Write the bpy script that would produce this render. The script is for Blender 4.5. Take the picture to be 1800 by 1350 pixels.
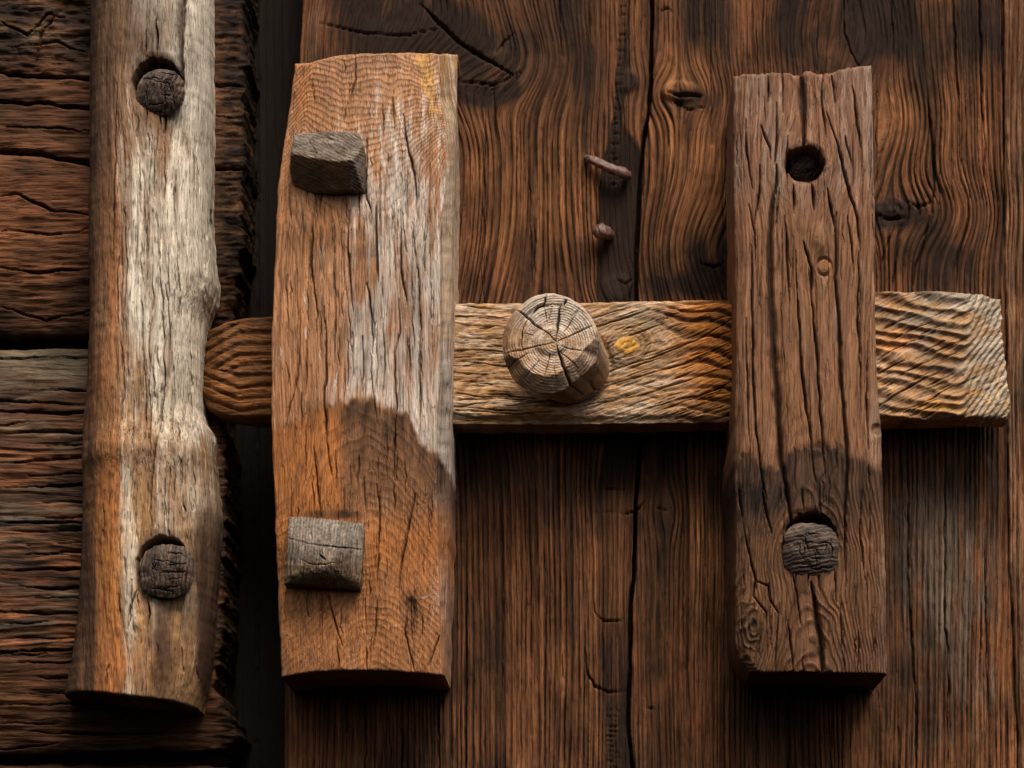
import bpy, math
import numpy as np
from mathutils import Vector

sc = bpy.context.scene
for o in list(bpy.data.objects):
    bpy.data.objects.remove(o)

# ------------------------------------------------------------------ camera
S = 0.0005                      # metres per photograph pixel on the door plane (1800 px = 0.9 m)
CAMPX = (135.0, -4400.0, -1142.0)
CW = np.array(CAMPX) * S
FOC = float(np.linalg.norm(CAMPX))
cam = bpy.data.cameras.new('camera')
cam.sensor_width = 36.0
cam.lens = 36.0 * FOC / 1800.0
cam.clip_start = 0.05
cam.clip_end = 200
camo = bpy.data.objects.new('camera', cam)
sc.collection.objects.link(camo)
camo.location = CW
fwd = Vector((-CW[0], -CW[1], -CW[2])).normalized()
camo.rotation_euler = fwd.to_track_quat('-Z', 'Y').to_euler()
sc.camera = camo

# ------------------------------------------------------------------ sky, sun, exposure
SUN = Vector((0.30, -0.80, 1.08)).normalized()      # towards the sun: high, in front, to the right
elev = math.asin(SUN.z)
azim = math.atan2(SUN.x, SUN.y)
w = bpy.data.worlds.new('World')
sc.world = w
w.use_nodes = True
nt = w.node_tree
bg = nt.nodes['Background']
sky = nt.nodes.new('ShaderNodeTexSky')
sky.sky_type = 'NISHITA'
sky.sun_disc = False
sky.sun_elevation = elev
sky.sun_rotation = azim
sky.dust_density = 6.0
sky.air_density = 1.0
hs = nt.nodes.new('ShaderNodeHueSaturation')        # thin even cloud: the sky is nearly white
hs.inputs['Saturation'].default_value = 0.35
nt.links.new(sky.outputs[0], hs.inputs['Color'])
nt.links.new(hs.outputs[0], bg.inputs['Color'])
bg.inputs['Strength'].default_value = 0.085
sl = bpy.data.lights.new('sun', 'SUN')
sl.energy = 3.1
sl.angle = math.radians(30)
sl.color = (1.0, 0.90, 0.75)
so = bpy.data.objects.new('sun', sl)
sc.collection.objects.link(so)
so.rotation_euler = (-SUN).to_track_quat('-Z', 'Y').to_euler()
so.location = SUN * 3
sc.view_settings.view_transform = 'Standard'
sc.view_settings.look = 'None'
sc.view_settings.gamma = 1
sc.view_settings.use_curve_mapping = False
sc.view_settings.exposure = 0.36
sc.cycles.diffuse_bounces = 3
sc.cycles.max_bounces = 4
sc.render.resolution_x = 1024
sc.render.resolution_y = 768

# ------------------------------------------------------------------ pixel <-> place
_f = np.array(fwd)
_r = np.cross(_f, [0, 0, 1.0]); _r /= np.linalg.norm(_r)
_u = np.cross(_r, _f)


def P(px, py, d):
    """world x,z of the point seen at a photograph pixel on the plane d px in front of the door"""
    px = np.asarray(px, float); py = np.asarray(py, float)
    a = px - 900.0; b = 675.0 - py
    rx = _f[0] * FOC + _r[0] * a + _u[0] * b
    ry = _f[1] * FOC + _r[1] * a + _u[1] * b
    rz = _f[2] * FOC + _r[2] * a + _u[2] * b
    t = (-np.asarray(d, float) * S - CW[1]) / ry
    return CW[0] + rx * t, CW[2] + rz * t


def proj(x, y, z):
    dx = np.asarray(x) - CW[0]; dy = np.asarray(y) - CW[1]; dz = np.asarray(z) - CW[2]
    q = dx * _f[0] + dy * _f[1] + dz * _f[2]
    a = (dx * _r[0] + dy * _r[1] + dz * _r[2]) / q * FOC
    b = (dx * _u[0] + dy * _u[1] + dz * _u[2]) / q * FOC
    return 900 + a, 675 - b


def conv(pts, dfrom, dto):
    """pixel trace made at one depth, expressed as the trace of the same outline at another depth"""
    pts = np.array(pts, float)
    x, z = P(pts[:, 0], pts[:, 1], dfrom)
    a, b = proj(x, -dto * S + 0 * x, z)
    return np.stack([a, b], 1)


# ------------------------------------------------------------------ noise
_rng = np.random.RandomState(7)
_TAB = _rng.rand(256, 256).astype(np.float32)


def vn(x, y, seed=0):
    x = np.asarray(x, np.float64) + seed * 17.31; y = np.asarray(y, np.float64) + seed * 9.77
    xi = np.floor(x).astype(np.int64); yi = np.floor(y).astype(np.int64)
    fx = x - xi; fy = y - yi
    fx = fx * fx * fx * (fx * (fx * 6 - 15) + 10); fy = fy * fy * fy * (fy * (fy * 6 - 15) + 10)
    a = xi & 255; b = yi & 255; a1 = (a + 1) & 255; b1 = (b + 1) & 255
    v = (_TAB[a, b] * (1 - fx) + _TAB[a1, b] * fx) * (1 - fy) + (_TAB[a, b1] * (1 - fx) + _TAB[a1, b1] * fx) * fy
    return v * 2 - 1


def fbm(x, y, o=3, seed=0):
    s = 0; a = 1.0; t = 0
    for i in range(o):
        s = s + a * vn(x * 2 ** i, y * 2 ** i, seed + i * 3)
        t += a; a *= 0.5
    return s / t


def sstep(a, b, x):
    t = np.clip((x - a) / (b - a), 0, 1)
    return t * t * (3 - 2 * t)


def curve(pts, sm=12, noise=0.0, seed=0, nf=22.0, axis=1):
    """smooth function of y (axis=1: x from y) or of x (axis=0: y from x) through traced points"""
    pts = np.array(sorted(pts, key=lambda p: p[axis]), float)
    k = pts[:, axis]; v = pts[:, 1 - axis]
    lo, hi = k[0] - 60, k[-1] + 60
    g = np.arange(lo, hi, 2.0)
    f = np.interp(g, k, v)
    n = max(1, int(sm / 2))
    if n > 1:
        ker = np.hanning(2 * n + 1); ker /= ker.sum()
        f = np.convolve(np.pad(f, n, mode='edge'), ker, mode='valid')
    if noise:
        f = f + noise * fbm(g / nf, g * 0 + seed, 3, seed)
    return lambda q: np.interp(q, g, f)


def profile(r):
    """early wood 0 -> late wood 1 over one ring"""
    f = r - np.floor(r)
    return sstep(0.42, 0.8, f) * (1 - sstep(0.88, 1.0, f))


def cracks(X, Y, lst, wob=2.0, seed=0, wf=34.0, mn=0.85):
    """depth mask 0..1 of a list of (points, width)"""
    m = np.zeros(X.shape, np.float32)
    for i, (pts, wd) in enumerate(lst):
        p = np.array(pts, float)
        pad = wd * 3 + wob * 2 + 4
        idx = np.nonzero((X > p[:, 0].min() - pad) & (X < p[:, 0].max() + pad) & (Y > p[:, 1].min() - pad) & (Y < p[:, 1].max() + pad))
        if len(idx[0]) == 0:
            continue
        x = X[idx]; y = Y[idx]
        x = x + wob * fbm(x / (wf * 2), y / wf, 3, seed + i)
        x = x + 0.22 * wob * np.clip(3.0 * vn(y / 13, x * 0 + i, seed + 77), -1, 1)
        y = y + wob * fbm(x / wf, y / (wf * 2), 3, seed + i + 50)
        seg = np.sqrt(((p[1:] - p[:-1]) ** 2).sum(1)); cum = np.concatenate([[0], np.cumsum(seg)]); tot = cum[-1]
        best = np.full(x.shape, 1e9); tt = np.zeros(x.shape)
        for j in range(len(p) - 1):
            d = p[j + 1] - p[j]; L2 = (d ** 2).sum() + 1e-9
            t = np.clip(((x - p[j, 0]) * d[0] + (y - p[j, 1]) * d[1]) / L2, 0, 1)
            q = np.hypot(x - p[j, 0] - t * d[0], y - p[j, 1] - t * d[1])
            b = q < best
            best = np.where(b, q, best); tt = np.where(b, (cum[j] + t * seg[j]) / tot, tt)
        tp = np.clip(np.minimum(tt, 1 - tt) * 2.6, 0, 1) ** 0.7
        ww = wd * (0.12 + 0.88 * tp) * (0.75 + 0.25 * vn(y / 24, x / 24, seed + i))
        v = np.exp(-(best / np.maximum(ww * 0.62, mn)) ** 2) * (0.12 + 0.88 * np.clip(ww / 2.0, 0, 1))
        m[idx] = np.maximum(m[idx], v)
    return m


def hair(n, x0, x1, y0, y1, l0, l1, w0, w1, seed, horiz=False, lean=0.03):
    rg = np.random.RandomState(seed); out = []
    for i in range(n):
        a = rg.uniform(x0, x1); b = rg.uniform(y0, y1); l_ = rg.uniform(l0, l1); sl_ = rg.normal(0, lean)
        p = [(a + sl_ * k * l_ + rg.normal(0, 1.0), b + k * l_) for k in np.linspace(-.5, .5, 5)]
        if horiz:
            p = [(a + k * l_, b + sl_ * k * l_ + rg.normal(0, .8)) for k in np.linspace(-.5, .5, 5)]
        out.append((p, rg.uniform(w0, w1)))
    return out


def wide(lst, k):
    return [(p, w_ * k) for p, w_ in lst]


def knots(X, Y, lst):
    """across-grain shift caused by knots (x, y, sx, sy, amount)"""
    o = np.zeros(X.shape)
    for (kx, ky, sx, sy, am) in lst:
        e = np.exp(-((X - kx) / sx) ** 2 - ((Y - ky) / sy) ** 2)
        o -= am * (X - kx) * e
    return o


def blob(X, Y, cx, cy, rx, ry, soft=0.5, nz=0.25, seed=0, nf=40.0):
    d = np.hypot((X - cx) / rx, (Y - cy) / ry) + nz * fbm(X / nf, Y / nf, 3, seed)
    return 1 - sstep(1 - soft, 1 + soft * 0.4, d)


# ------------------------------------------------------------------ objects
def tag(o, label=None, cat=None, group=None, kind=None):
    if label: o['label'] = label
    if cat: o['category'] = cat
    if group: o['group'] = group
    if kind: o['kind'] = kind
    return o


def empty(name, loc):
    e = bpy.data.objects.new(name, None)
    sc.collection.objects.link(e)
    e.location = loc
    e.empty_display_size = 0.02
    return e


def link(name, me, mat, parent=None):
    o = bpy.data.objects.new(name, me)
    sc.collection.objects.link(o)
    me.materials.append(mat)
    if parent:
        o.parent = parent
        o.matrix_parent_inverse = parent.matrix_world.inverted() if False else o.matrix_parent_inverse
        o.location = -parent.location
    return o


def grid_mesh(name, XYZ, G, A, B, closed=False):
    """one smooth grid mesh with the wood fields stored on its points"""
    n, m = XYZ.shape[:2]
    me = bpy.data.meshes.new(name)
    co = XYZ.reshape(-1, 3).astype(np.float32)
    idx = np.arange(n * m).reshape(n, m)
    if closed:
        nxt = np.roll(idx, -1, axis=1)
        q = np.stack([idx[:-1], nxt[:-1], nxt[1:], idx[1:]], -1).reshape(-1, 4)
    else:
        q = np.stack([idx[:-1, :-1], idx[1:, :-1], idx[1:, 1:], idx[:-1, 1:]], -1).reshape(-1, 4)
    me.vertices.add(len(co)); me.vertices.foreach_set('co', co.ravel())
    me.loops.add(q.size); me.loops.foreach_set('vertex_index', q.ravel().astype(np.int32))
    me.polygons.add(len(q)); me.polygons.foreach_set('loop_start', np.arange(0, q.size, 4, dtype=np.int32))
    me.polygons.foreach_set('use_smooth', np.ones(len(q), bool))
    me.update(calc_edges=True)
    for nm, typ, arr, key in (('G', 'FLOAT_VECTOR', G, 'vector'), ('A', 'FLOAT_COLOR', A, 'color'), ('B', 'FLOAT_COLOR', B, 'color')):
        at = me.attributes.new(nm, typ, 'POINT')
        at.data.foreach_set(key, np.ascontiguousarray(arr, np.float32).ravel())
    return me


def block(name, L, R, T, Bt, dref, step, shape, detail, mat, parent=None, back=0.0, skirt=(1, 1, 1, 1), flare=None, rnd=6.0, ns_sk=10, nb_sk=26, xs=None, ys=None, follow=True):
    """hewn piece of timber: a front grid between the traced edges, wrapped round the sides and ends back to depth `back`.
    skirt = left, right, top, bottom; shape(x, y, s, t) gives the front depth; detail(X, Y, D, F) gives the wood fields"""
    ty = np.array([Bt(L(800.) + 1), T(L(800.) + 1)])
    xm0, xm1 = float(np.mean(L(np.linspace(ty[1], ty[0], 20)))), float(np.mean(R(np.linspace(ty[1], ty[0], 20))))
    H = float(Bt((xm0 + xm1) / 2) - T((xm0 + xm1) / 2)); W = xm1 - xm0
    sx_, sy_ = step if isinstance(step, tuple) else (step, step)
    s = np.linspace(0, 1, int(W / sx_) + 1) if xs is None else (np.asarray(xs) - xm0) / W
    t = np.linspace(0, 1, int(H / sy_) + 1) if ys is None else np.asarray(ys)
    sk = [int(bool(k)) for k in skirt]
    nl, nr, ntp, nb = ns_sk * sk[0], ns_sk * sk[1], ns_sk * sk[2], nb_sk * sk[3]
    se = np.concatenate([np.zeros(nl), s, np.ones(nr)]); te = np.concatenate([np.zeros(ntp), t, np.ones(nb)])
    ql = np.concatenate([np.linspace(1, 0, nl, endpoint=False), np.zeros(len(s)), np.linspace(0, 1, nr + 1)[1:]])
    qt = np.concatenate([np.linspace(1, 0, ntp, endpoint=False), np.zeros(len(t)), np.linspace(0, 1, nb + 1)[1:]])
    SS, TT = np.meshgrid(se, te); QL, QT = np.meshgrid(ql, qt)
    XN = xm0 + SS * W
    PY = T(XN) + (Bt(XN) - T(XN)) * TT
    PX = L(PY) + (R(PY) - L(PY)) * SS
    Q = np.maximum(QL, QT)
    D0 = shape(PX, PY, SS, TT)
    ex = np.minimum(np.where(sk[0], PX - L(PY), 1e9), np.where(sk[1], R(PY) - PX, 1e9))
    ey = np.minimum(np.where(sk[2], PY - T(XN), 1e9), np.where(sk[3], Bt(XN) - PY, 1e9))
    e = np.minimum(ex, ey)
    rr = rnd * (1 + 0.5 * fbm(PX / 25, PY / 25, 2, 91))
    D0 = D0 - rr * (1 - np.sqrt(np.clip(1 - (1 - np.clip(e / rr, 0, 1)) ** 2, 0, 1)))
    F = (Q <= 0).astype(float)
    D = D0 + (back - D0) * Q
    PXf, PYf = PX.copy(), PY.copy()
    if flare:
        fx, fy = flare(PX, PY)
        PXf = PX + np.where(QL > 0, np.where(SS < 0.5, -1, 1) * fx * QL ** 0.6, 0)
        PYf = PY + np.where(QT > 0, fy * QT ** 0.7, 0)
    disp, lat, G, A, B = detail(PX, PY, D, F)
    D = D + disp * F
    wob = lat * (1 - F)
    PXf = PXf + np.where(QL > 0, wob, 0)
    PYf = PYf + np.where(QT > 0, wob * 0.6, 0)
    x, z = P(PXf, PYf, D0 if follow else dref)
    XYZ = np.stack([x, -D * S, z], -1)
    me = grid_mesh(name, XYZ, G, A, B)
    return link(name, me, mat, parent)


def st(*a):
    a = [np.broadcast_to(np.asarray(q, np.float32), np.broadcast(*a).shape) for q in a]
    return np.stack(a, -1)


# ------------------------------------------------------------------ materials
def wood(name, early, late, gearly, glate, warm, yellow=(0.42, 0.22, 0.05), dark=(0.012, 0.008, 0.006), fu=0.24, fv=0.009, fib=0.5,
         ringn=0.25, rough=0.78, spec=0.25, bump=0.5, chk=0.7, cu=0.10, cv=0.006, blot=0.35, ringb=0.5, gvar=1.3, rvar=0.5, porea=0.5):
    m = bpy.data.materials.new(name)
    m.use_nodes = True
    t = m.node_tree; N = t.nodes; Lk = t.links
    N.clear()
    out = N.new('ShaderNodeOutputMaterial'); bs = N.new('ShaderNodeBsdfPrincipled')
    Lk.new(bs.outputs[0], out.inputs[0])

    def attr(n):
        a = N.new('ShaderNodeAttribute'); a.attribute_name = n; return a

    def math_(op, a, b=None, clamp=False, c=None):
        q = N.new('ShaderNodeMath'); q.operation = op; q.use_clamp = clamp
        for i, v in enumerate((a, b, c)):
            if v is None: continue
            if isinstance(v, (int, float)): q.inputs[i].default_value = v
            else: Lk.new(v, q.inputs[i])
        return q.outputs[0]

    def rng(v, a, b, c=0.0, d=1.0, smooth=True):
        q = N.new('ShaderNodeMapRange'); q.interpolation_type = 'SMOOTHSTEP' if smooth else 'LINEAR'
        Lk.new(v, q.inputs[0])
        for i, k in zip((1, 2, 3, 4), (a, b, c, d)): q.inputs[i].default_value = k
        return q.outputs[0]

    def noise(scale, detail=4, rough_=0.6, off=0.0):
        vm = N.new('ShaderNodeVectorMath'); vm.operation = 'MULTIPLY_ADD'
        Lk.new(g.outputs['Vector'], vm.inputs[0]); vm.inputs[1].default_value = scale; vm.inputs[2].default_value = (off, off * 1.7, off * .6)
        q = N.new('ShaderNodeTexNoise'); q.inputs['Scale'].default_value = 1.0; q.inputs['Detail'].default_value = detail
        q.inputs['Roughness'].default_value = rough_
        Lk.new(vm.outputs[0], q.inputs['Vector'])
        return q.outputs['Fac']

    def mix(fac, a, b, mode='MIX'):
        q = N.new('ShaderNodeMix'); q.data_type = 'RGBA'; q.blend_type = mode
        if isinstance(fac, (int, float)): q.inputs[0].default_value = fac
        else: Lk.new(fac, q.inputs[0])
        for i, v in ((6, a), (7, b)):
            if isinstance(v, tuple): q.inputs[i].default_value = (*v, 1) if len(v) == 3 else v
            else: Lk.new(v, q.inputs[i])
        return q.outputs[2]

    g = attr('G'); A = attr('A'); B = attr('B')
    sa = N.new('ShaderNodeSeparateColor'); Lk.new(A.outputs['Color'], sa.inputs[0])
    sb = N.new('ShaderNodeSeparateColor'); Lk.new(B.outputs['Color'], sb.inputs[0])
    grey, dk, wm = sa.outputs[0], sa.outputs[1], sa.outputs[2]
    yl = A.outputs['Alpha']
    ring, crk, ramt = sb.outputs[0], sb.outputs[1], sb.outputs[2]
    n_r = noise((0.09, 0.012, 0.09), 3, 0.6, 3.1)
    r2 = math_('ADD', ring, math_('MULTIPLY', math_('SUBTRACT', n_r, 0.5), ringn * 2))
    fr = math_('FRACT', r2)
    late_ = math_('MULTIPLY', rng(fr, 0.42, 0.8), rng(fr, 0.88, 1.0, 1.0, 0.0))
    wn = N.new('ShaderNodeTexWhiteNoise'); wn.noise_dimensions = '1D'
    Lk.new(math_('FLOOR', math_('ADD', r2, 0.16)), wn.inputs['W'])
    late_m = math_('MULTIPLY', late_, ramt, True)
    n1 = rng(noise((fu, fv, fu), 2.5, 0.75, 0), 0.28, 0.72, 0, 1, False)                       # fibres
    n2 = rng(noise((fu * 0.3, fv * 0.5, fu * 0.3), 3, 0.62, 7.7), 0.2, 0.8, 0, 1, False)   # broad streaks
    n3 = noise((0.016, 0.007, 0.016), 3, 0.62, 2.2)             # blotches
    n4 = noise((0.9, 0.35, 0.9), 2, 0.7, 5.0)                   # fine speckle
    pore = rng(noise((fu * 1.5, fv * 3.2, fu * 1.5), 1.5, 0.6, 41.0), 0.57, 0.68)
    c = mix(late_m, early, late)
    gc = mix(math_('MULTIPLY', late_m, 0.75), gearly, glate)
    gf = math_('ADD', grey, math_('MULTIPLY', math_('SUBTRACT', n2, 0.5), gvar))
    gf = math_('MULTIPLY', rng(gf, 0.18, 0.85), rng(grey, 0.02, 0.2))
    c = mix(gf, c, gc)
    wf = math_('MULTIPLY', wm, rng(math_('ADD', n2, math_('MULTIPLY', wm, 0.35)), 0.3, 0.75), True)
    wc = mix(math_('MULTIPLY', late_m, 0.85), warm, tuple(k * 0.35 for k in warm))
    c = mix(wf, c, wc)
    c = mix(math_('MULTIPLY', yl, rng(n1, 0.25, 0.6), True), c, yellow)
    # value variation
    v = math_('ADD', 1.0, math_('MULTIPLY', math_('SUBTRACT', n1, 0.5), fib * 1.5))
    v = math_('MULTIPLY', v, math_('ADD', 1.0, math_('MULTIPLY', math_('SUBTRACT', n3, 0.5), blot * 2.6)))
    v = math_('MULTIPLY', v, math_('ADD', 1.0, math_('MULTIPLY', math_('SUBTRACT', n2, 0.5), fib * 1.2)))
    v = math_('MULTIPLY', v, math_('ADD', 1.0, math_('MULTIPLY', math_('SUBTRACT', n4, 0.5), 0.9)))
    v = math_('MULTIPLY', v, math_('ADD', 1.0, math_('MULTIPLY', math_('MULTIPLY', math_('SUBTRACT', wn.outputs['Value'], 0.5), rvar), ramt)))
    v = math_('MULTIPLY', v, math_('SUBTRACT', 1.0, math_('MULTIPLY', pore, porea)))
    v = math_('MAXIMUM', v, 0.12)
    vv = N.new('ShaderNodeCombineColor')
    for i in range(3): Lk.new(v, vv.inputs[i])
    c = mix(1.0, c, vv.outputs[0], 'MULTIPLY')
    # fine drying checks that follow the grain
    nc = noise((cu, cv, cu), 2, 0.55, 11.0)
    line = rng(math_('ABSOLUTE', math_('SUBTRACT', nc, 0.5)), 0.0, 0.016, 1.0, 0.0)
    nc2 = noise((cu * 2.3, cv * 1.6, cu * 2.3), 2, 0.55, 23.0)
    line2 = rng(math_('ABSOLUTE', math_('SUBTRACT', nc2, 0.47)), 0.0, 0.02, 0.8, 0.0)
    gate = rng(noise((0.02, 0.008, 0.02), 2, 0.5, 31.0), 0.42, 0.58)
    lines = math_('MULTIPLY', math_('MAXIMUM', line, math_('MULTIPLY', line2, gate)), chk, True)
    c = mix(math_('MULTIPLY', lines, 0.8), c, dark)
    df = math_('MULTIPLY', dk, math_('ADD', 0.55, math_('MULTIPLY', n2, 0.9)), True)
    c = mix(df, c, dark)
    c = mix(math_('MULTIPLY', crk, 0.85, True), c, tuple(k * 0.8 for k in dark))
    Lk.new(c, bs.inputs['Base Color'])
    bs.inputs['Specular IOR Level'].default_value = spec
    Lk.new(math_('ADD', rough - 0.12, math_('MULTIPLY', n1, 0.24)), bs.inputs['Roughness'])
    h = math_('MULTIPLY', n1, 1.0)
    h = math_('SUBTRACT', h, math_('MULTIPLY', lines, 1.2))
    h = math_('SUBTRACT', h, math_('MULTIPLY', pore, 0.5))
    h = math_('ADD', h, math_('MULTIPLY', late_m, ringb))
    h = math_('ADD', h, math_('MULTIPLY', n4, 0.3))
    bp = N.new('ShaderNodeBump'); bp.inputs['Strength'].default_value = bump; bp.inputs['Distance'].default_value = 0.0016
    Lk.new(h, bp.inputs['Height']); Lk.new(bp.outputs[0], bs.inputs['Normal'])
    return m


M_door = wood('door_wood', (0.25, 0.095, 0.038), (0.014, 0.007, 0.0045), (0.16, 0.125, 0.095), (0.04, 0.03, 0.024), (0.38, 0.155, 0.058), dark=(0.020, 0.0105, 0.0065), spec=0.14, rvar=1.0, ringn=0.1, fib=0.85, fu=0.34, bump=0.6, blot=0.5, chk=0.5, ringb=0.3)
M_log = wood('log_wood', (0.125, 0.05, 0.022), (0.02, 0.010, 0.006), (0.15, 0.115, 0.08), (0.03, 0.023, 0.017), (0.36, 0.13, 0.055), spec=0.12, yellow=(0.16, 0.11, 0.04), fib=0.65, chk=0.6, blot=0.6)
M_post = wood('post_wood', (0.27, 0.15, 0.08), (0.15, 0.078, 0.04), (0.60, 0.52, 0.42), (0.40, 0.33, 0.25), (0.40, 0.135, 0.035), fib=0.5, fv=0.013, chk=0.45, blot=0.4, gvar=0.75, porea=0.6, dark=(0.05, 0.022, 0.010))
M_keep = wood('keeper_wood', (0.38, 0.185, 0.09), (0.18, 0.085, 0.042), (0.50, 0.41, 0.345), (0.26, 0.20, 0.16), (0.52, 0.18, 0.045), yellow=(0.55, 0.30, 0.06), fib=0.45, chk=0.6, ringn=0.3, ringb=0.2, dark=(0.038, 0.018, 0.009))
M_stap = wood('staple_wood', (0.24, 0.112, 0.062), (0.12, 0.054, 0.03), (0.33, 0.225, 0.175), (0.19, 0.125, 0.09), (0.33, 0.145, 0.06), fib=0.45, chk=0.5, ringn=0.3, spec=0.18, bump=0.4, fu=0.3)
M_bolt = wood('bolt_wood', (0.42, 0.24, 0.115), (0.14, 0.075, 0.04), (0.46, 0.37, 0.28), (0.17, 0.125, 0.09), (0.55, 0.19, 0.035), yellow=(0.62, 0.31, 0.05), fib=0.55, fu=0.26, fv=0.016, chk=0.6, ringn=0.2)
M_knob = wood('knob_wood', (0.50, 0.32, 0.20), (0.30, 0.17, 0.095), (0.56, 0.46, 0.38), (0.30, 0.24, 0.2), (0.27, 0.13, 0.065), fib=0.3, chk=0.2, ringn=0.12, fu=0.1, fv=0.08, porea=0.25, rvar=0.7)
M_peg = wood('peg_wood', (0.14, 0.09, 0.055), (0.06, 0.04, 0.025), (0.23, 0.185, 0.15), (0.085, 0.07, 0.06), (0.15, 0.085, 0.035), fib=0.6, chk=0.9, ringn=0.2, cu=0.14, cv=0.02)
M_char = wood('charred_wood', (0.085, 0.048, 0.03), (0.022, 0.013, 0.009), (0.14, 0.095, 0.07), (0.05, 0.036, 0.03), (0.16, 0.08, 0.045), fib=0.7, chk=0.9, cu=0.16, cv=0.05, ringn=0.2, rough=0.6, spec=0.4)

# ------------------------------------------------------------------ log wall
wall = empty('log_wall', Vector((-0.42, 0, -0.35)))
tag(wall, 'dark weathered log wall with deep horizontal cracks at the left edge', 'wall')


def log_piece(y0, y1, bulge, dfront, kind, endpts, seed):
    xs = np.concatenate([np.arange(-330, -10, 12), np.arange(-10, 185, 1.9), np.arange(185, 345, 5), np.arange(345, 436, 1.9)])
    R = curve(endpts, 10, 9, seed, 16)
    L = lambda q: np.asarray(q) * 0 - 330.0
    rm = float(np.mean(R(np.linspace(y0, y1, 20)))); xs = np.append(xs[xs < rm - 0.5], rm)
    T = curve([(-400, y0 + 6), (100, y0), (450, y0 + 4)], 10, 3, seed + 1, 30, axis=0)
    Bt = curve([(-400, y1 - 4), (100, y1), (450, y1 - 6)], 10, 4, seed + 2, 30, axis=0)

    def shape(X, Y, s, t):
        q = np.clip(np.abs(2 * (Y - y0) / (y1 - y0) - 1), 0, 1)
        return dfront - bulge * q ** 3.2 - 26 * sstep(375, 440, X) + 5 * fbm(X / 90, Y / 60, 3, seed)

    def detail(X, Y, D, F):
        yw = Y + 16 * fbm(X / 260, Y / 130, 3, seed + 3) + 4 * fbm(X / 60, Y / 25, 3, seed + 4)
        if kind == 0:
            r = yw / 21 + 0.7 * fbm(X / 300, Y / 30, 2, seed + 5)
            am = 0.15 + 0.5 * fbm(X / 200, Y / 45, 3, seed + 6)
            CKL = wide([([(-200, 118), (0, 126), (60, 132), (160, 140), (300, 150), (430, 150)], 6), ([(-200, 250), (0, 266), (70, 270), (160, 286), (430, 300)], 7)], 3)
            ck = cracks(X, Y, [([(-200, 118), (0, 126), (60, 132), (160, 140), (300, 150), (430, 150)], 6), ([(-200, 160), (0, 176), (70, 182), (160, 190), (420, 205)], 5),
                               ([(-200, 250), (0, 266), (70, 270), (160, 286), (430, 300)], 7), ([(0, 345), (40, 343), (100, 372), (160, 378)], 3.2), ([(0, 470), (70, 480), (160, 470)], 3),
                               ([(10, 220), (160, 232)], 2), ([(0, 40), (50, 60), (80, 20), (110, 30)], 3), ([(20, 85), (100, 70), (160, 95)], 3), ([(60, 110), (75, 60), (100, 20)], 2.5),
                               ([(0, 405), (90, 410), (160, 402)], 2), ([(0, 540), (80, 560), (160, 545)], 3)], 5, seed)
            rag = blob(X, Y, 60, 40, 330, 110, 0.5, 0.3, seed)
            lump = fbm(X / 40, Y / 14, 4, seed + 9)
            disp = 1.5 * (profile(r) - 0.5) * (0.5 + am) + 9 * lump * (0.25 + rag) + 2.5 * fbm(X / 50, Y / 5, 2, seed + 19) - 26 * ck - 6 * cracks(X, Y, CKL, 5, seed)
            dark = np.clip(0.42 + 0.3 * rag * (lump < 0.05) + 0.4 * fbm(X / 90, Y / 60, 3, seed + 10) + 0.25 * sstep(500, 590, Y), 0, 1)
            grey = 0.25 * rag + 0.12
            warm = np.clip(0.5 * blob(X, Y, 60, 380, 260, 150, 0.6, 0.4, seed) + 0.3 * blob(X, Y, 100, 160, 200, 60, .6, .4, seed + 1), 0, 1)
            yel = 0.5 * rag * sstep(0.05, 0.3, lump)
        else:
            r = yw / 22 + 1.7 * fbm(X / 330, Y / 60, 3, seed + 5)
            band = sstep(640, 700, Y) * (1 - sstep(1120, 1170, Y))
            am = np.clip(0.3 + 0.3 * band + 0.6 * fbm(X / 200, Y / 45, 3, seed + 6), 0, 1)
            lst = []
            rg = np.random.RandomState(5 + seed)
            for yy in np.arange(690, 1320, 24):
                a = rg.uniform(-60, 90); b = a + rg.uniform(70, 330)
                y_ = yy + rg.uniform(-6, 6)
                lst.append(([(a, y_), ((a + b) / 2, y_ + rg.uniform(-6, 6)), (b, y_ + rg.uniform(-8, 8))], rg.uniform(1.6, 4.6)))
            lst += [([(-200, 650), (0, 632), (160, 628)], 3), ([(-200, 705), (0, 706), (160, 712)], 4.5), ([(-200, 1145), (0, 1146), (160, 1140), (420, 1150)], 4), ([(0, 812), (160, 806)], 4), ([(0, 918), (160, 920)], 4)]
            ck = cracks(X, Y, lst, 4, seed)
            disp = 3.2 * (profile(r) - 0.5) * am + 4 * fbm(X / 110, Y / 15, 3, seed + 9) + 2 * fbm(X / 60, Y / 5, 2, seed + 8) - 15 * ck - 10 * (1 - sstep(y0, 690, Y)) * 0
            dark = np.clip(0.32 + 0.4 * profile(r + .5) * band - 0.35 * band * np.clip(fbm(X / 120, Y / 24, 3, seed + 12), 0, 1) + 0.3 * fbm(X / 80, Y / 30, 3, seed + 11) + 0.2 * sstep(1180, 1330, Y), 0, 1)
            grey = np.clip(0.8 * (1 - sstep(650, 700, Y)) + 0.35 * band, 0, 1)
            warm = np.clip(band * (0.3 + 1.5 * fbm(X / 120, Y / 24, 3, seed + 12) - 0.4 * profile(r)), 0, 1) * sstep(700, 850, Y + 60)
            yel = 0.25 * (1 - sstep(640, 690, Y)) + 0.1 * sstep(1280, 1320, Y)
        rough_end = sstep(372, 405, X)
        disp = disp + rough_end * (5 * fbm(X / 26, Y / 6, 3, seed + 14) + 5 * fbm(X / 30, Y / 40, 2, seed + 13))
        yel = yel + 0.2 * rough_end; am = am * (1 - rough_end)
        dark = np.clip(dark + rough_end * (0.35 + 0.6 * fbm(X / 24, Y / 8, 3, seed + 15)), 0, 1)  # log ends also darkened in colour for the shade beside the post
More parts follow.
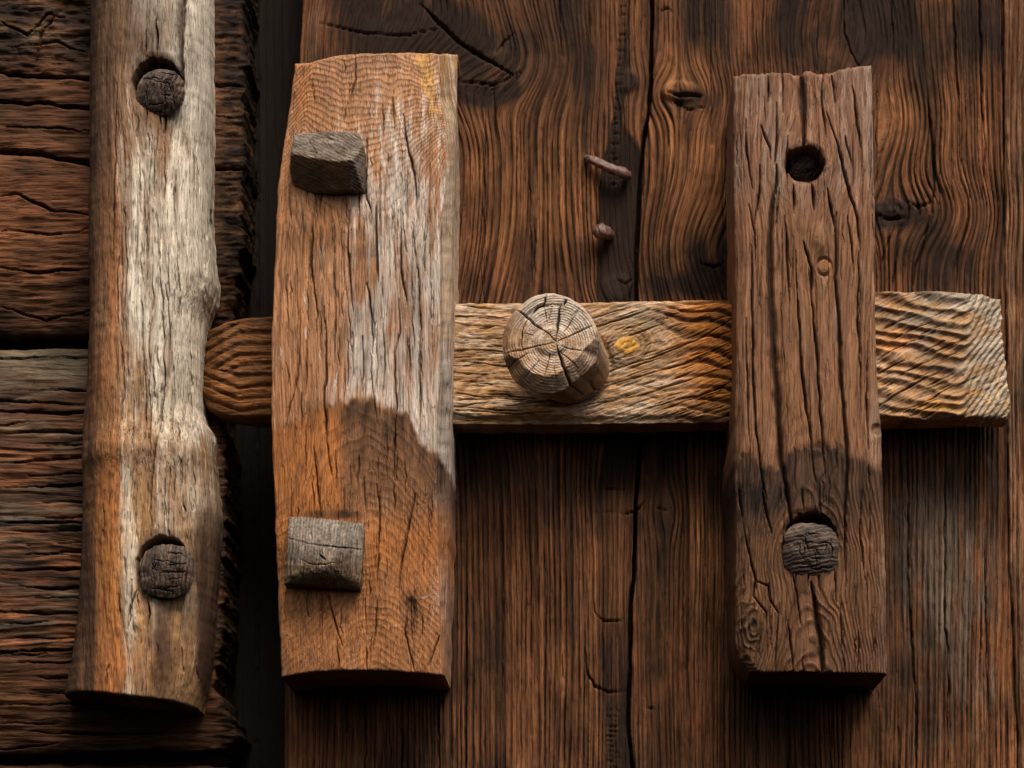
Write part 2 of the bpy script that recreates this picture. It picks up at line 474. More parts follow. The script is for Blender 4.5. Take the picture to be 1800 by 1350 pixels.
        return disp, 6 * fbm(D / 12, (X + Y) / 12, 3, seed + 16), st(yw, X, D), st(grey, dark, warm, yel), st(r, ck, np.clip(am, 0, 1), 0)
    nn = max(4, int((y1 - y0) / 1.9))
    tt = np.linspace(0, 1, nn)
    return block('log', L, R, T, Bt, dfront, 2, shape, detail, M_log, wall, back=-170, skirt=(0, 1, 1, 1), rnd=12, xs=xs, ys=tt, ns_sk=14, nb_sk=14)


log_piece(-260, 594, 60, 50, 0, [(425, -300), (432, 0), (428, 60), (436, 110), (425, 170), (432, 260), (424, 330), (428, 420), (415, 540), (405, 610)], 3)
log_piece(614, 1326, 60, 55, 1, [(385, 600), (390, 700), (398, 850), (396, 1000), (392, 1100), (385, 1180), (376, 1212), (394, 1236), (409, 1262), (420, 1290), (410, 1312), (380, 1335)], 23)
log_piece(1344, 1560, 30, 8, 1, [(400, 1340), (420, 1400), (415, 1600)], 43)



def plain_detail(X, Y, D, F):
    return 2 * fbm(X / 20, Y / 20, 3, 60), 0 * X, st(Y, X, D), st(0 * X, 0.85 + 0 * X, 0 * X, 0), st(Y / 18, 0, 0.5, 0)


def strip(name, x0, x1, d, back, mat, parent):
    return block(name, curve([(x0, -260), (x0, 1560)], 4), curve([(x1, -260), (x1, 1560)], 4), curve([(-900, -260), (2600, -260)], 4, axis=0), curve([(-900, 1560), (2600, 1560)], 4, axis=0),
                 d, 14, lambda X, Y, s, t: 0 * X + d, plain_detail, mat, parent, back=back)


strip('gap_backing', -330, 398, -75, -165, M_log, wall)  # added near-black backing sheet, stops sky light showing through the log gaps
# ------------------------------------------------------------------ door jamb in the dark gap


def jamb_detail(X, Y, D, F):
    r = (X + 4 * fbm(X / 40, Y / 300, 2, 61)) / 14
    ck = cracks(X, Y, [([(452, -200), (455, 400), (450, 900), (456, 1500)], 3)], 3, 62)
    return 3 * (profile(r) - .5) - 10 * ck, 0 * X, st(X, Y, D), st(0 * X, 1.25 + 0.25 * fbm(X / 30, Y / 120, 3, 63), 0 * X, 0), st(r, ck, 0.6, 0)  # near-black tone puts the shade of the gap into the colour


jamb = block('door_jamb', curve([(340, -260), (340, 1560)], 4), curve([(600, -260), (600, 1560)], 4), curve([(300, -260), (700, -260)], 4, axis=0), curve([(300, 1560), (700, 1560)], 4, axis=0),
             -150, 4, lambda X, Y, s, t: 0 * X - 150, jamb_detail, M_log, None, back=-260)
tag(jamb, 'dark timber door jamb, toned near black for shade, in the deep gap between log ends and door', 'door jamb')

# ------------------------------------------------------------------ plank door
door = empty('plank_door', Vector((0.15, 0, -0.35)))
tag(door, 'old dark brown plank door with ridged vertical grain and knots', 'door')
JOINT = [(1147, -260), (1145, 0), (1145, 100), (1141, 190), (1131, 250), (1126, 300), (1123, 360), (1118, 470), (1120, 540), (1123, 700), (1126, 780), (1117, 890), (1115, 1000), (1109, 1060), (1106, 1190), (1104, 1280), (1111, 1350), (1111, 1560)]
KN1 = [(850, 120, 110, 75, 0.8), (700, 60, 150, 110, 0.6), (960, 610, 150, 140, 0.55), (1105, 145, 26, 38, 0.85), (1085, 505, 40, 40, 0.6)]
KN2 = [(1195, 166, 60, 45, 0.85), (1305, 440, 120, 95, 0.8), (1540, 215, 90, 95, 0.75), (1560, 375, 120, 60, 0.75), (1170, 905, 26, 50, 0.8), (1480, 60, 90, 80, 0.5)]
DCR = [([(735, 5), (800, 68), (850, 105), (908, 136)], 7), ([(870, 95), (885, 75), (905, 62)], 2), ([(810, 145), (870, 150), (915, 128)], 2.5), ([(560, 40), (640, 60), (720, 62), (780, 50)], 3),
       ([(1042, 1058), (1048, 1080), (1060, 1090), (1092, 1092)], 2.2), ([(1028, 1139), (1033, 1185), (1046, 1206), (1071, 1217), (1102, 1217)], 3.4), ([(820, 949), (820, 1150), (821, 1450)], 3),
       ([(641, 1180), (643, 1280), (645, 1460)], 2.6), ([(706, 1180), (707, 1460)], 2.4), ([(772, 1180), (772, 1460)], 3), ([(1060, 858), (1100, 862)], 2), ([(1062, 902), (1095, 903)], 2.2),
       ([(1085, 490), (1100, 497), (1112, 486)], 3), ([(1112, 500), (1106, 530)], 2.4), ([(1096, 905), (1122, 897), (1135, 880)], 3), ([(980, -200), (985, 100)], 2), ([(1040, -200), (1035, 120)], 2),
       ([(880, 800), (884, 1100), (878, 1350)], 1.8), ([(960, 1000), (958, 1350)], 1.8), ([(853, 200), (850, 520)], 2.2), ([(930, 260), (934, 520)], 1.8),
       # right plank
       ([(1479, -200), (1483, 58), (1508, 116), (1530, 140)], 2.6), ([(1567, -100), (1569, 96)], 2.6), ([(1671, -200), (1679, 77), (1685, 173), (1689, 327)], 3.2), ([(1720, -200), (1725, 154), (1731, 250), (1725, 366)], 3.2),
       ([(1758, -200), (1764, 173), (1766, 270), (1758, 347), (1754, 424)], 3), ([(1629, 173), (1639, 250), (1643, 331), (1637, 374)], 5), ([(1633, 381), (1623, 435), (1608, 470), (1600, 520)], 4.2),
       ([(1708, 323), (1700, 385), (1685, 454), (1678, 520)], 2.6), ([(1592, 356), (1616, 366), (1640, 352)], 3.6), ([(1544, 377), (1562, 386), (1594, 385)], 3.8), ([(1570, 400), (1555, 440), (1545, 480)], 2.2),
       ([(1575, 460), (1568, 515)], 2.2), ([(1662, 800), (1661, 1045), (1667, 1187), (1666, 1450)], 2.6), ([(1596, 770), (1598, 1045), (1610, 1228), (1612, 1450)], 3.6), ([(1732, 922), (1732, 1085), (1736, 1248)], 2.4),
       ([(1578, 1180), (1580, 1450)], 2.2), ([(1172, 165), (1195, 170), (1238, 168)], 4.5), ([(1180, 178), (1210, 192), (1246, 188)], 2.2), ([(1160, 20), (1172, 14), (1180, 20)], 3),
       ([(1230, 462), (1256, 468), (1275, 460)], 3), ([(1150, 893), (1175, 898)], 2), ([(1140, 1245), (1152, 1248)], 2.2), ([(1387, 1200), (1386, 1450)], 3), ([(1461, 1205), (1462, 1450)], 2), ([(1330, 1210), (1331, 1450)], 2),
       ([(1520, 760), (1522, 1150)], 2), ([(1540, 760), (1546, 1350)], 2), ([(1200, 800), (1202, 1300)], 1.8), ([(1245, 820), (1240, 1350)], 2)]
for k in range(22):     # ladder of tiny cross checks in the dark strip
    yy = 8 + k * 15 + (k * 37 % 7)
    xx = 1096 - k * 0.9
    DCR.append(([(xx - 7, yy + 2), (xx, yy), (xx + 7, yy + 1)], 0.8))
for k in range(14):
    DCR.append(([(1062 + (k * 13) % 9, 1250 + k * 9), (1075, 1249 + k * 9), (1090 - (k * 7) % 9, 1250 + k * 9)], 0.8))
DCR += hair(60, 540, 1800, -10, 1360, 60, 260, 0.9, 1.7, 431, lean=0.01)
STRIP = curve([(1090, -200), (1088, 60), (1080, 200), (1060, 290), (1053, 330), (1052, 420), (1048, 530), (1075, 600), (1065, 760), (1050, 860), (1048, 1000), (1052, 1150), (1070, 1300), (1085, 1560)], 20, 3, 70, 30)


def door_detail(which):
    def f(X, Y, D, F):
        kn = KN1 if which == 1 else KN2
        psi = X + 6 * fbm(X / 160, Y / 420, 2, 11 + which) + knots(X, Y, kn) * 1.0 + 2.2 * fbm(X / 24, Y / 160, 2, 14)
        if which == 1:
            psi = psi + 26 * np.exp(-((Y - 170) / 70.) ** 2) * sstep(1060, 820, X)
        period = 9.6
        r = psi / period + 1.6 * fbm(psi / 60, Y / 2500, 3, 15 + which) + 0.5 * vn(psi / 22, Y / 3000, 12)
        am = np.clip(0.88 + 0.5 * fbm(X / 55, Y / 260, 3, 16 + which), 0.2, 1)
        am = am * (1 - 0.4 * (1 - sstep(60, 230, Y))) * (1 - 0.3 * sstep(740, 860, Y) * (0.7 + fbm(X / 60, Y / 200, 2, 4)))
        am = am * np.clip(1 + 0.7 * fbm(psi / 6, Y / 45, 2, 13), 0.2, 1.2)
        ck = cracks(X, Y, DCR, 2.5, 17, mn=0.95)
        prof = profile(r)
        fine = fbm(psi / 3.2, Y / 60, 2, 20)
        relief = 5.6 * (0.5 - prof) * am + 2.2 * fine + 1.0 * fbm(psi / 5, Y / 12, 2, 10)
        und = 7 * fbm(X / 150, Y / 200, 3, 18)
        dark = 0.53 + 0.62 * fbm(X / 80, Y / 210, 4, 19 + which) + 0.18 * (1 - sstep(90, 230, Y + 40 * fbm(X / 80, Y / 80, 2, 9)))
        warm = 0.12 + 0.2 * fbm(X / 120, Y / 200, 3, 29 + which)
        grey = 0.10 + 0.15 * fbm(X / 150, Y / 150, 3, 39 + which)
        kdark = 0 * X; kd = 0 * X
        if which == 1:
            strip = sstep(-3, 4, X - STRIP(Y)) * (0.55 + 0.45 * sstep(260, 310, Y) * (1 - sstep(560, 700, Y))) * sstep(-60, 260, Y + 80)
            sw = 18 + 80 * sstep(200, 330, Y)
            strip = strip * (1 - sstep(sw * .75, sw * 1.2, X - STRIP(Y)))
            am = am * (1 - 0.75 * strip); relief = relief * (1 - 0.6 * strip)
            kd = kd + 7 * strip
            kdark = kdark + 1.5 * strip * (1 - 0.65 * sstep(780, 900, Y))
            kdark = kdark + 0.55 * blob(X, Y, 845, 172, 90, 24, 0.9, 0.5, 24) + 0.3 * blob(X, Y, 760, 90, 150, 70, 0.9, 0.5, 25) + 0.4 * blob(X, Y, 830, 490, 50, 50, .8, .4, 26) + 0.3 * blob(X, Y, 700, 50, 260, 120, .9, .5, 8)
            grey = grey + 0.6 * blob(X, Y, 850, 95, 110, 60, 0.7, 0.3, 27) + 0.35 * blob(X, Y, 950, 830, 90, 110, .9, .4, 28)
            warm = warm + 0.75 * blob(X, Y, 940, 330, 140, 180, 0.8, 0.25, 21) + 0.25 * blob(X, Y, 980, 1150, 160, 260, .9, .4, 22) + 0.3 * blob(X, Y, 1030, 560, 80, 90, .8, .3, 23)
            for (x_, y_, q_) in ((1105, 145, 20), (1085, 505, 26)):
                b = blob(X, Y, x_, y_, q_, q_, .5, .2, 30); kd = kd - 5 * b; kdark = kdark + .5 * b
        else:
            kdark = kdark + 0.75 * blob(X, Y, 1300, 450, 75, 60, .7, .35, 31) + 0.8 * blob(X, Y, 1570, 378, 95, 32, .7, .4, 32) + 0.6 * blob(X, Y, 1300, 500, 160, 30, .8, .4, 33) \
                + 0.5 * blob(X, Y, 1215, 178, 45, 22, .6, .3, 34) + 0.5 * blob(X, Y, 1600, 60, 220, 90, .9, .4, 35) + 0.35 * blob(X, Y, 1640, 460, 110, 70, .8, .4, 36) + .4 * blob(X, Y, 1145, 1000, 40, 230, .8, .4, 36)
            warm = warm + 0.65 * blob(X, Y, 1200, 320, 90, 190, .8, .3, 37) + 0.6 * blob(X, Y, 1200, 120, 70, 60, .8, .3, 38) + 0.45 * blob(X, Y, 1660, 250, 90, 90, .9, .4, 39) + 0.5 * blob(X, Y, 1560, 210, 60, 70, .8, .3, 40)
            grey = grey + 0.65 * blob(X, Y, 1660, 940, 120, 360, .9, .4, 41)
            b = blob(X, Y, 1195, 162, 36, 20, .4, .12, 42); kd = kd - 10 * b
            b2 = blob(X, Y, 1575, 370, 60, 26, .6, .3, 43); kd = kd + 5 * fbm(X / 14, Y / 12, 3, 44) * b2
        if which == 3:
            grey = grey + 0.3; warm = warm + 0.3; kdark = kdark * 0; dark = dark * 0.5
        dark = np.clip(dark - 0.28 * np.clip(warm, 0, 1), 0, 1)
        disp = relief + und - kd - 13 * ck
        return disp, 2 * fbm(Y / 30, D / 12, 2, 45), st(psi, Y, D), st(np.clip(grey, 0, 1), np.clip(dark + kdark, 0, 1.6), np.clip(warm, 0, 1), 0), st(r, ck, am, 0)
    return f


ysd = np.concatenate([np.arange(-260, -8, 12.), np.arange(-8, 1358, 2.9), np.arange(1358, 1560, 12.)]); ysd = (ysd + 260) / 1820.
TOPD = curve([(300, -260), (2300, -260)], 4, axis=0); BOTD = curve([(300, 1560), (2300, 1560)], 4, axis=0)
flat = lambda X, Y, s, t: 0 * X
e1 = [(542, -260), (532, 0), (528, 95), (516, 600), (502, 1220), (499, 1350), (492, 1560)]


def dplank(Lp, Rp, which, xs, dz):
    return block('plank', curve(Lp, 14, 1.5, 50 + which, 40), curve(Rp, 14, 2.0, 55 + which, 30), TOPD, BOTD, 0, (1.28, 3), lambda X, Y, s, t: 0 * X + dz, door_detail(which), M_door, door, back=-85, ns_sk=6, nb_sk=6, rnd=5, xs=xs, ys=ysd)


def lin(a, b, n): return np.linspace(a, b, n)


dplank(e1, [(x - 3.5, y) for x, y in JOINT], 1, None, 0)
dplank([(x + 4, y) for x, y in JOINT], [(1760, -260), (1765, 200), (1768, 700), (1773, 983), (1779, 1106), (1787, 1269), (1790, 1560)], 2, None, -3)
dplank([(1761.5, -260), (1766.5, 200), (1769.5, 700), (1775, 983), (1781, 1106), (1789, 1269), (1792, 1560)], [(2080, -260), (2080, 1560)], 3, np.concatenate([np.arange(1775, 1830, 1.4), np.arange(1830, 2085, 6)]), 6)

strip('joint_backing', 1060, 1190, -92, -150, M_door, door)  # dark boards added behind both plank joints so no sky shows through
strip('joint_backing', 1720, 1830, -92, -150, M_door, door)
# ------------------------------------------------------------------ hanging post on the log wall
DP = 175.0
pl = conv([(166, -260), (162, 0), (160, 250), (158, 450), (160, 560), (158, 640), (154, 715), (150, 735), (147, 760), (149, 795), (148, 900), (145, 1000), (138, 1100), (126, 1180), (116, 1226)], 85, DP)
pr = conv([(370, -260), (372, 0), (373, 200), (371, 390), (375, 460), (379, 500), (374, 526), (364, 552), (360, 575), (358, 620), (356, 680), (357, 725), (364, 745), (376, 762), (377, 800), (382, 850), (387, 900), (385, 960), (379, 1050), (371, 1150), (362, 1210), (348, 1250)], 85, DP)
pb = conv([(60, 1216), (117, 1223), (235, 1234), (350, 1246), (420, 1252)], 85, DP)
PL = curve(pl, 10, 1.6, 71, 20); PR = curve(pr, 8, 1.6, 72, 20)
PCR = [([(322, -120), (321, 0), (317, 60), (318, 125), (320, 160)], 11), ([(278, 40), (279, 80), (276, 108)], 3), ([(260, 60), (259, 108)], 1.8), ([(292, 192), (293, 240)], 3), ([(262, 190), (260, 230)], 1.6),
       ([(280, 400), (282, 470), (288, 560), (290, 660), (286, 740), (276, 800), (268, 870), (267, 945)], 2), ([(222, 380), (226, 470), (220, 560)], 1.6), ([(292, 880), (291, 940)], 1.5),
       ([(246, 1040), (232, 1075), (228, 1110)], 2.6), ([(262, 1055), (266, 1085), (262, 1108)], 2), ([(248, 280), (250, 380)], 1.2), ([(310, 300), (306, 420)], 1.2), ([(340, 240), (338, 330)], 1.1), ([(256, 640), (258, 720)], 1.6), ([(206, 150), (205, 300), (200, 450)], 2.0)]
PCR += hair(60, 205, 365, 200, 900, 30, 130, 0.8, 1.5, 421, lean=0.02) + hair(20, 180, 350, 880, 1200, 20, 70, 0.7, 1.2, 422)
PHOLE = [(279, 150, 43, 42), (290, 998, 48, 54)]


def post_shape(X, Y, s, t):
    q = np.clip(np.abs(2 * s - 1), 0, 1)
    d = 85 + 110 * np.sqrt(np.clip(1 - q ** 2.9, 0, 1))
    fac = 205 + 8 * fbm(Y / 160, 0 * Y, 2, 73)            # hewn facet along the left side
    f = np.clip((fac - X) / 48., 0, 1)
    d = d - 14 * f * (1 - sstep(430, 700, Y)) * (1 - f)
    nt_ = np.exp(-((Y - 640) / 105.) ** 4) * sstep(0.6, 1.0, s)     # hollow where the bolt slides in
    d = d - 8 * nt_
    d = d - 16 * np.exp(-((X - 300) / 50.) ** 2 - ((Y - 215) / 60.) ** 2) * 0.4 + 5 * fbm(X / 90, Y / 220, 3, 74)
    bump = np.exp(-((Y - 790) / 28.) ** 2) * 9 - 6 * np.exp(-((Y - 720) / 40.) ** 2)
    return d + bump


def post_detail(X, Y, D, F):
    ck = cracks(X, Y, PCR, 2.5, 75)
    hole = 0 * X; rim = 0 * X
    for cx, cy, rx, ry in PHOLE:
        q = np.hypot((X - cx) / rx, (Y - cy) / ry) + 0.07 * fbm(X / 12, Y / 12, 3, 76)
        hole = np.maximum(hole, 1 - sstep(0.9, 1.02, q)); rim = np.maximum(rim, 1 - sstep(0.95, 1.3, q))
    u = X + 10 * fbm(X / 110, Y / 420, 3, 77) + knots(X, Y, [(277, 150, 70, 110, .5), (288, 1000, 80, 130, .5), (245, 1095, 18, 40, .7), (295, 640, 22, 60, .5)])
    r = np.hypot(u - 262, (D - 60) * 0.9) / 9
    frac = X + 10 * fbm(X / 30, Y / 120, 3, 78)
    grey = sstep(186, 246, frac) * (1 - 0.55 * sstep(690, 820, Y + 60 * fbm(X / 40, Y / 90, 3, 79))) * (0.62 + 0.28 * sstep(230, 350, frac) + 0.4 * fbm(X / 22, Y / 120, 4, 80) - 0.3 * blob(X, Y, 265, 180, 60, 170, .9, .4, 99))
    grey = grey * (1 - 0.8 * sstep(1060, 1180, Y + 40 * fbm(X / 30, Y / 60, 2, 88))) * (1 - 0.5 * sstep(560, 760, Y) * sstep(205, 260, frac) * (1 - sstep(230, 290, frac)))
    grey = np.clip(grey + 0.55 * np.exp(-((frac - 226) / 13.) ** 2) * sstep(700, 860, Y), 0, 1)
    warm = np.clip(0.6 * (1 - sstep(198, 240, frac)) * sstep(150, 420, Y) + 0.7 * np.exp(-((frac - 186) / 22.) ** 2) * sstep(760, 900, Y) + 0.4 * sstep(1050, 1180, Y) * blob(X, Y, 235, 1160, 80, 80, .9, .4, 81), 0, 1)
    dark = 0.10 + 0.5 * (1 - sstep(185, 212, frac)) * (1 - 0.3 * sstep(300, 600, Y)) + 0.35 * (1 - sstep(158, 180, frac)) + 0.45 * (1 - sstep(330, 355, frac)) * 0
    dark = dark + 0.85 * blob(X, Y, 287, 1150, 24, 120, .8, .35, 82) * sstep(1040, 1080, Y) + 0.9 * sstep(334, 348, frac) * sstep(840, 960, Y) + 0.4 * blob(X, Y, 250, 50, 90, 130, .9, .4, 83)
    dark = dark + 0.5 * blob(X, Y, 277, 215, 45, 50, .9, .5, 84) + 0.35 * blob(X, Y, 275, 90, 60, 70, .9, .4, 85) + 0.35 * rim
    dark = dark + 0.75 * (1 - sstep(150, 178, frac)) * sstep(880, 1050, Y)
    dark = np.clip(dark, 0, 1) * (1 - hole) + 0.75 * hole
    yel = (0.12 + 0.35 * np.clip(fbm(X / 20, Y / 140, 3, 86), 0, 1)) * sstep(560, 760, Y)
    disp = 2.6 * fbm(u / 9, Y / 130, 3, 87) + 1.4 * fbm(X / 7, Y / 14, 2, 89) - 20 * ck - 75 * hole - 3 * rim
    disp = disp + 5 * blob(X, Y, 292, 640, 10, 22, .6, .3, 90) + 4 * blob(X, Y, 245, 1097, 12, 14, .6, .3, 92) + 3.5 * blob(X, Y, 210, 1110, 6, 14, .6, .3, 93) + 3.5 * blob(X, Y, 332, 935, 5, 12, .6, .3, 94)
    return disp, 2 * fbm(Y / 18, D / 10, 2, 95), st(u, Y, D), st(grey, dark, warm, yel), st(r, ck, 0.35 + 0.3 * fbm(X / 40, Y / 200, 2, 96), 0)


ysp = np.concatenate([np.linspace(0, 250 / 1490., 20, endpoint=False), np.linspace(250 / 1490., 1, int(1240 / 2.1))])
post = block('keeper_post', PL, PR, curve([(0, -260), (600, -260)], 4, axis=0), curve(pb, 10, 1.2, 97, 20, axis=0), DP, (1.2, 2.0), post_shape, post_detail, M_post, None, back=20, rnd=5, ns_sk=12, nb_sk=30, ys=ysp, follow=False)
tag(post, 'pale grey half round timber post with notched edge, pegged to the log wall', 'post')

# ------------------------------------------------------------------ big keeper block
DK = 262.0
KL = curve([(518, 60), (519, 96), (517, 130), (508, 195), (505, 215), (499, 260), (489, 335), (485, 420), (482, 500), (478, 610), (477, 700), (479, 790), (483, 880), (487, 990), (491, 1090), (495, 1170), (496, 1230)], 14, 1.8, 101, 26)
KR = curve([(768, 60), (769, 100), (773, 175), (783, 212), (785, 250), (781, 340), (775, 410), (773, 560), (769, 700), (767, 820), (769, 930), (772, 1060), (777, 1190), (777, 1240)], 14, 1.8, 102, 26)
KT = curve([(480, 113), (519, 110), (532, 106), (560, 99), (600, 95), (650, 94), (700, 92), (735, 94), (769, 95), (820, 97)], 8, 1.8, 103, 14, axis=0)
KB = curve([(480, 1192), (496, 1190), (540, 1183), (600, 1180), (680, 1180), (740, 1184), (777, 1187), (820, 1189)], 8, 1.0, 104, 14, axis=0)
KCR = [([(625, 97), (625, 139), (616, 170), (609, 192)], 2), ([(708, 201), (712, 230), (717, 257), (728, 302), (731, 350), (733, 392)], 3.2), ([(645, 243), (644, 300), (643, 346), (653, 370), (654, 397)], 2.6), ([(662, 361), (661, 400), (661, 455), (665, 496)], 4),
       ([(613, 370), (611, 400), (613, 474), (620, 548)], 3.4), ([(551, 358), (548, 400), (548, 467), (557, 555), (557, 585)], 2.6), ([(703, 388), (704, 440), (705, 474), (715, 537)], 3.6), ([(724, 391), (727, 420), (735, 492), (739, 567), (737, 659), (739, 715), (737, 778)], 2.4),
       ([(646, 496), (654, 567), (655, 622)], 3.2), ([(637, 590), (638, 640), (637, 690)], 2.6), ([(700, 526), (704, 585), (694, 622), (696, 715), (693, 807), (694, 850)], 3), ([(570, 540), (574, 622), (570, 715), (574, 770), (581, 835)], 3.2),
       ([(552, 785), (557, 840), (561, 881), (565, 911)], 2.6), ([(630, 800), (628, 850)], 1.8), ([(663, 850), (668, 905), (663, 1028)], 2), ([(663, 1057), (655, 1139)], 1.8), ([(644, 1139), (644, 1180)], 1.6), ([(730, 868), (717, 931), (700, 1035)], 2.6),
       ([(576, 1044), (589, 1094), (602, 1135)], 2), ([(694, 850), (692, 900)], 1.6), ([(772, 1117), (765, 1140), (754, 1172)], 1.8), ([(716, 1072), (712, 1110), (728, 1180)], 1.6), ([(528, 560), (524, 660), (500, 760)], 1.5), ([(530, 690), (528, 760)], 1.4),
       ([(588, 480), (590, 560), (588, 640)], 1.8), ([(613, 600), (612, 680)], 1.6), ([(674, 560), (676, 640), (672, 700)], 1.8), ([(720, 600), (722, 700)], 1.6), ([(756, 430), (758, 600)], 1.6), ([(690, 170), (692, 230)], 1.6), ([(672, 185), (674, 240)], 1.6), ([(608, 192), (604, 215)], 1.4), ([(752, 180), (753, 205)], 1.4),
       ([(760, 870), (758, 920)], 1.4), ([(540, 600), (536, 700)], 1.4), ([(605, 860), (604, 905)], 1.3), ([(640, 840), (641, 900)], 1.3)]
KCR0 = list(KCR)
KCR += hair(70, 500, 765, 330, 700, 30, 130, 0.9, 1.7, 401) + hair(40, 500, 765, 780, 1170, 20, 90, 0.8, 1.4, 402) + hair(14, 540, 765, 110, 330, 20, 60, 0.8, 1.3, 403)
WET = curve([(470, 760), (500, 752), (520, 742), (545, 720), (575, 712), (600, 710), (622, 700), (650, 699), (665, 712), (690, 719), (712, 722), (724, 745), (735, 775), (752, 790), (770, 800), (800, 850)], 6, 2.5, 105, 10, axis=0)


def keep_shape(X, Y, s, t):
    top = np.clip((470 - Y) / 370., 0, 1); bot = np.clip((Y - 700) / 480., 0, 1)
    d = DK - 46 * top ** 1.6 - 52 * bot ** 1.35
    d = d - 8 * np.clip((X - 630) / 145., -1, 1) ** 2 + 2.5 * fbm(X / 80, Y / 160, 3, 106)
    d = d - 16 * (1 - sstep(0, 34, X - KL(Y))) * (0.35 + 0.4 * fbm(Y / 160, 0 * Y, 2, 107) + 0.4 * sstep(400, 250, Y))
    ch = sstep(745, 790, X - 0.55 * (Y - 200)) * sstep(300, 200, Y)       # adze chamfer at the upper right
    return d - 6 * ch - 2.6 * np.clip(X - KR(Y) + 1.5 * fbm(X / 14, Y / 30, 2, 199), 0, 60)


def keep_detail(X, Y, D, F):
    ck = cracks(X, Y, KCR, 2.2, 108)
    xw = X + 8 * fbm(X / 120, Y / 260, 3, 109)
    pith = 632 + 20 * fbm(Y / 300, 0 * Y, 2, 110)
    xx = xw - pith
    rr = np.hypot(xx * (1.0 - 0.25 * sstep(300, 150, Y)), (D + 150) + 1.1 * fbm(X / 22, Y / 40, 2, 111))
    r = rr / 1.9
    wet = sstep(-9, 13, Y - WET(X) + 9 * fbm(X / 9, Y / 14, 3, 98))
    wetm = wet * (1 - 0.35 * sstep(748, 775, X))
    nz = fbm(X / 35, Y / 130, 3, 112)
    cross = fbm(X / 70, Y / 70, 3, 113)
    right = sstep(540, 690, X + 40 * nz)
    grey = (0.12 + 0.6 * right + 0.35 * cross) * (1 - 0.85 * (1 - sstep(130, 400, Y + 0.3 * (X - 600)))) * (1 - 0.96 * wetm)
    grey = grey * (1 - 0.55 * blob(X, Y, 520, 420, 60, 160, .9, .4, 114))
    side = np.maximum(sstep(0, 4, X - KR(Y)), 1 - F)
    grey = grey + 0.3 * sstep(760, 770, X) * side + 0.35 * sstep(738, 765, X) * sstep(760, 900, Y) * (1 - sstep(1100, 1180, Y)) * (0.6 + nz)
    dark = 0.06 + 0.22 * np.clip(cross, 0, 1)
    dark = dark + 0.30 * blob(X, Y, 640, 470, 40, 120, .9, .5, 115) * (1 - wet) + 0.35 * blob(X, Y, 560, 420, 60, 45, .9, .45, 116) + 0.22 * blob(X, Y, 550, 150, 50, 60, .9, .5, 117)
    rightbrown = sstep(590, 612, X + 6 * nz) * wet * (1 - sstep(860, 960, Y))
    dark = dark + 0.33 * rightbrown + 0.45 * blob(X, Y, 722, 1075, 20, 36, .8, .4, 118) + 0.5 * blob(X, Y, 575, 905, 70, 10, .7, .4, 119) + 0.36 * wet * np.exp(-np.clip(Y - WET(X), 0, 999) / 55.) * sstep(500, 560, X) + 0.12 * wet
    dark = dark + 0.12 * sstep(1000, 1180, Y) * sstep(640, 760, X)
    warm = wet * (0.92 - 0.55 * rightbrown) * (1 - 0.4 * sstep(930, 1080, Y)) + 0.28 * (1 - sstep(500, 580, X + 30 * nz)) * (1 - wet) + 0.4 * blob(X, Y, 585, 400, 60, 60, .9, .4, 120) * (1 - wet) + 0.3 * blob(X, Y, 545, 160, 60, 70, .9, .4, 121)
    yl = 0.9 * blob(X, Y, 742 + 0.22 * (Y - 100), 140, 14, 70, .9, .5, 122) * (Y < 240) + 0.4 * sstep(765, 775, X) * side * (Y < 600) + 0.5 * (1 - F) * (Y > 1175)
    scr = cracks(X, Y, [([(728, 895), (752, 886), (768, 884)], 2.2), ([(720, 1056), (756, 1046), (771, 1042)], 2), ([(580, 1101), (615, 1100)], 1.8), ([(660, 1104), (710, 1098), (755, 1084)], 1.6), ([(495, 1112), (518, 1118)], 2.4), ([(660, 890), (690, 880)], 1.4), ([(500, 975), (530, 978)], 1.5)], 3, 123, 8)
    flk = cracks(X, Y, [([(536, 505), (538, 548)], 4), ([(538, 570), (537, 600)], 3.5), ([(562, 605), (564, 640)], 3.5), ([(595, 640), (590, 690)], 3), ([(493, 600), (494, 640)], 3), ([(612, 470), (600, 520)], 2.5), ([(672, 405), (668, 440)], 5)], 3, 124, 8)
    warm = np.clip(warm, 0, 1) * (1 - 0.7 * scr)
    grey = np.clip(np.clip(grey, 0, 1) + 0.8 * scr + 0.9 * flk, 0, 1)
    am = np.clip(0.4 + 0.02 * wet + 0.25 * (1 - sstep(200, 400, Y)) + 0.4 * fbm(X / 50, Y / 60, 2, 130), 0, 1)
    fine = fbm(xw / 3.0, Y / 90, 2, 125)
    midf = sstep(300, 450, Y) * (1 - wet)
    ring_rel = (profile(r) - 0.5) * (1.0 * (1 - sstep(240, 420, Y)) + 0.4 * wet)
    disp = 1.7 * fine * (0.35 + midf) + ring_rel + 1.6 * fbm(X / 20, Y / 60, 3, 126) - 13 * ck - 2.0 * cracks(X, Y, wide(KCR0, 3.0), 2.2, 108) - 1.2 * wet * (1 - sstep(0, 160, Y - WET(X))) + 1.2 * scr - 1.5 * flk
    b = blob(X, Y, 722, 1066, 10, 16, .6, .3, 127)
    return disp - 5 * b, 1.8 * fbm(Y / 22, D / 14, 3, 128), st(xw, Y, D), st(np.clip(grey, 0, 1), np.clip(dark, 0, 1), warm, np.clip(yl, 0, 1)), st(r, ck, am, 0)


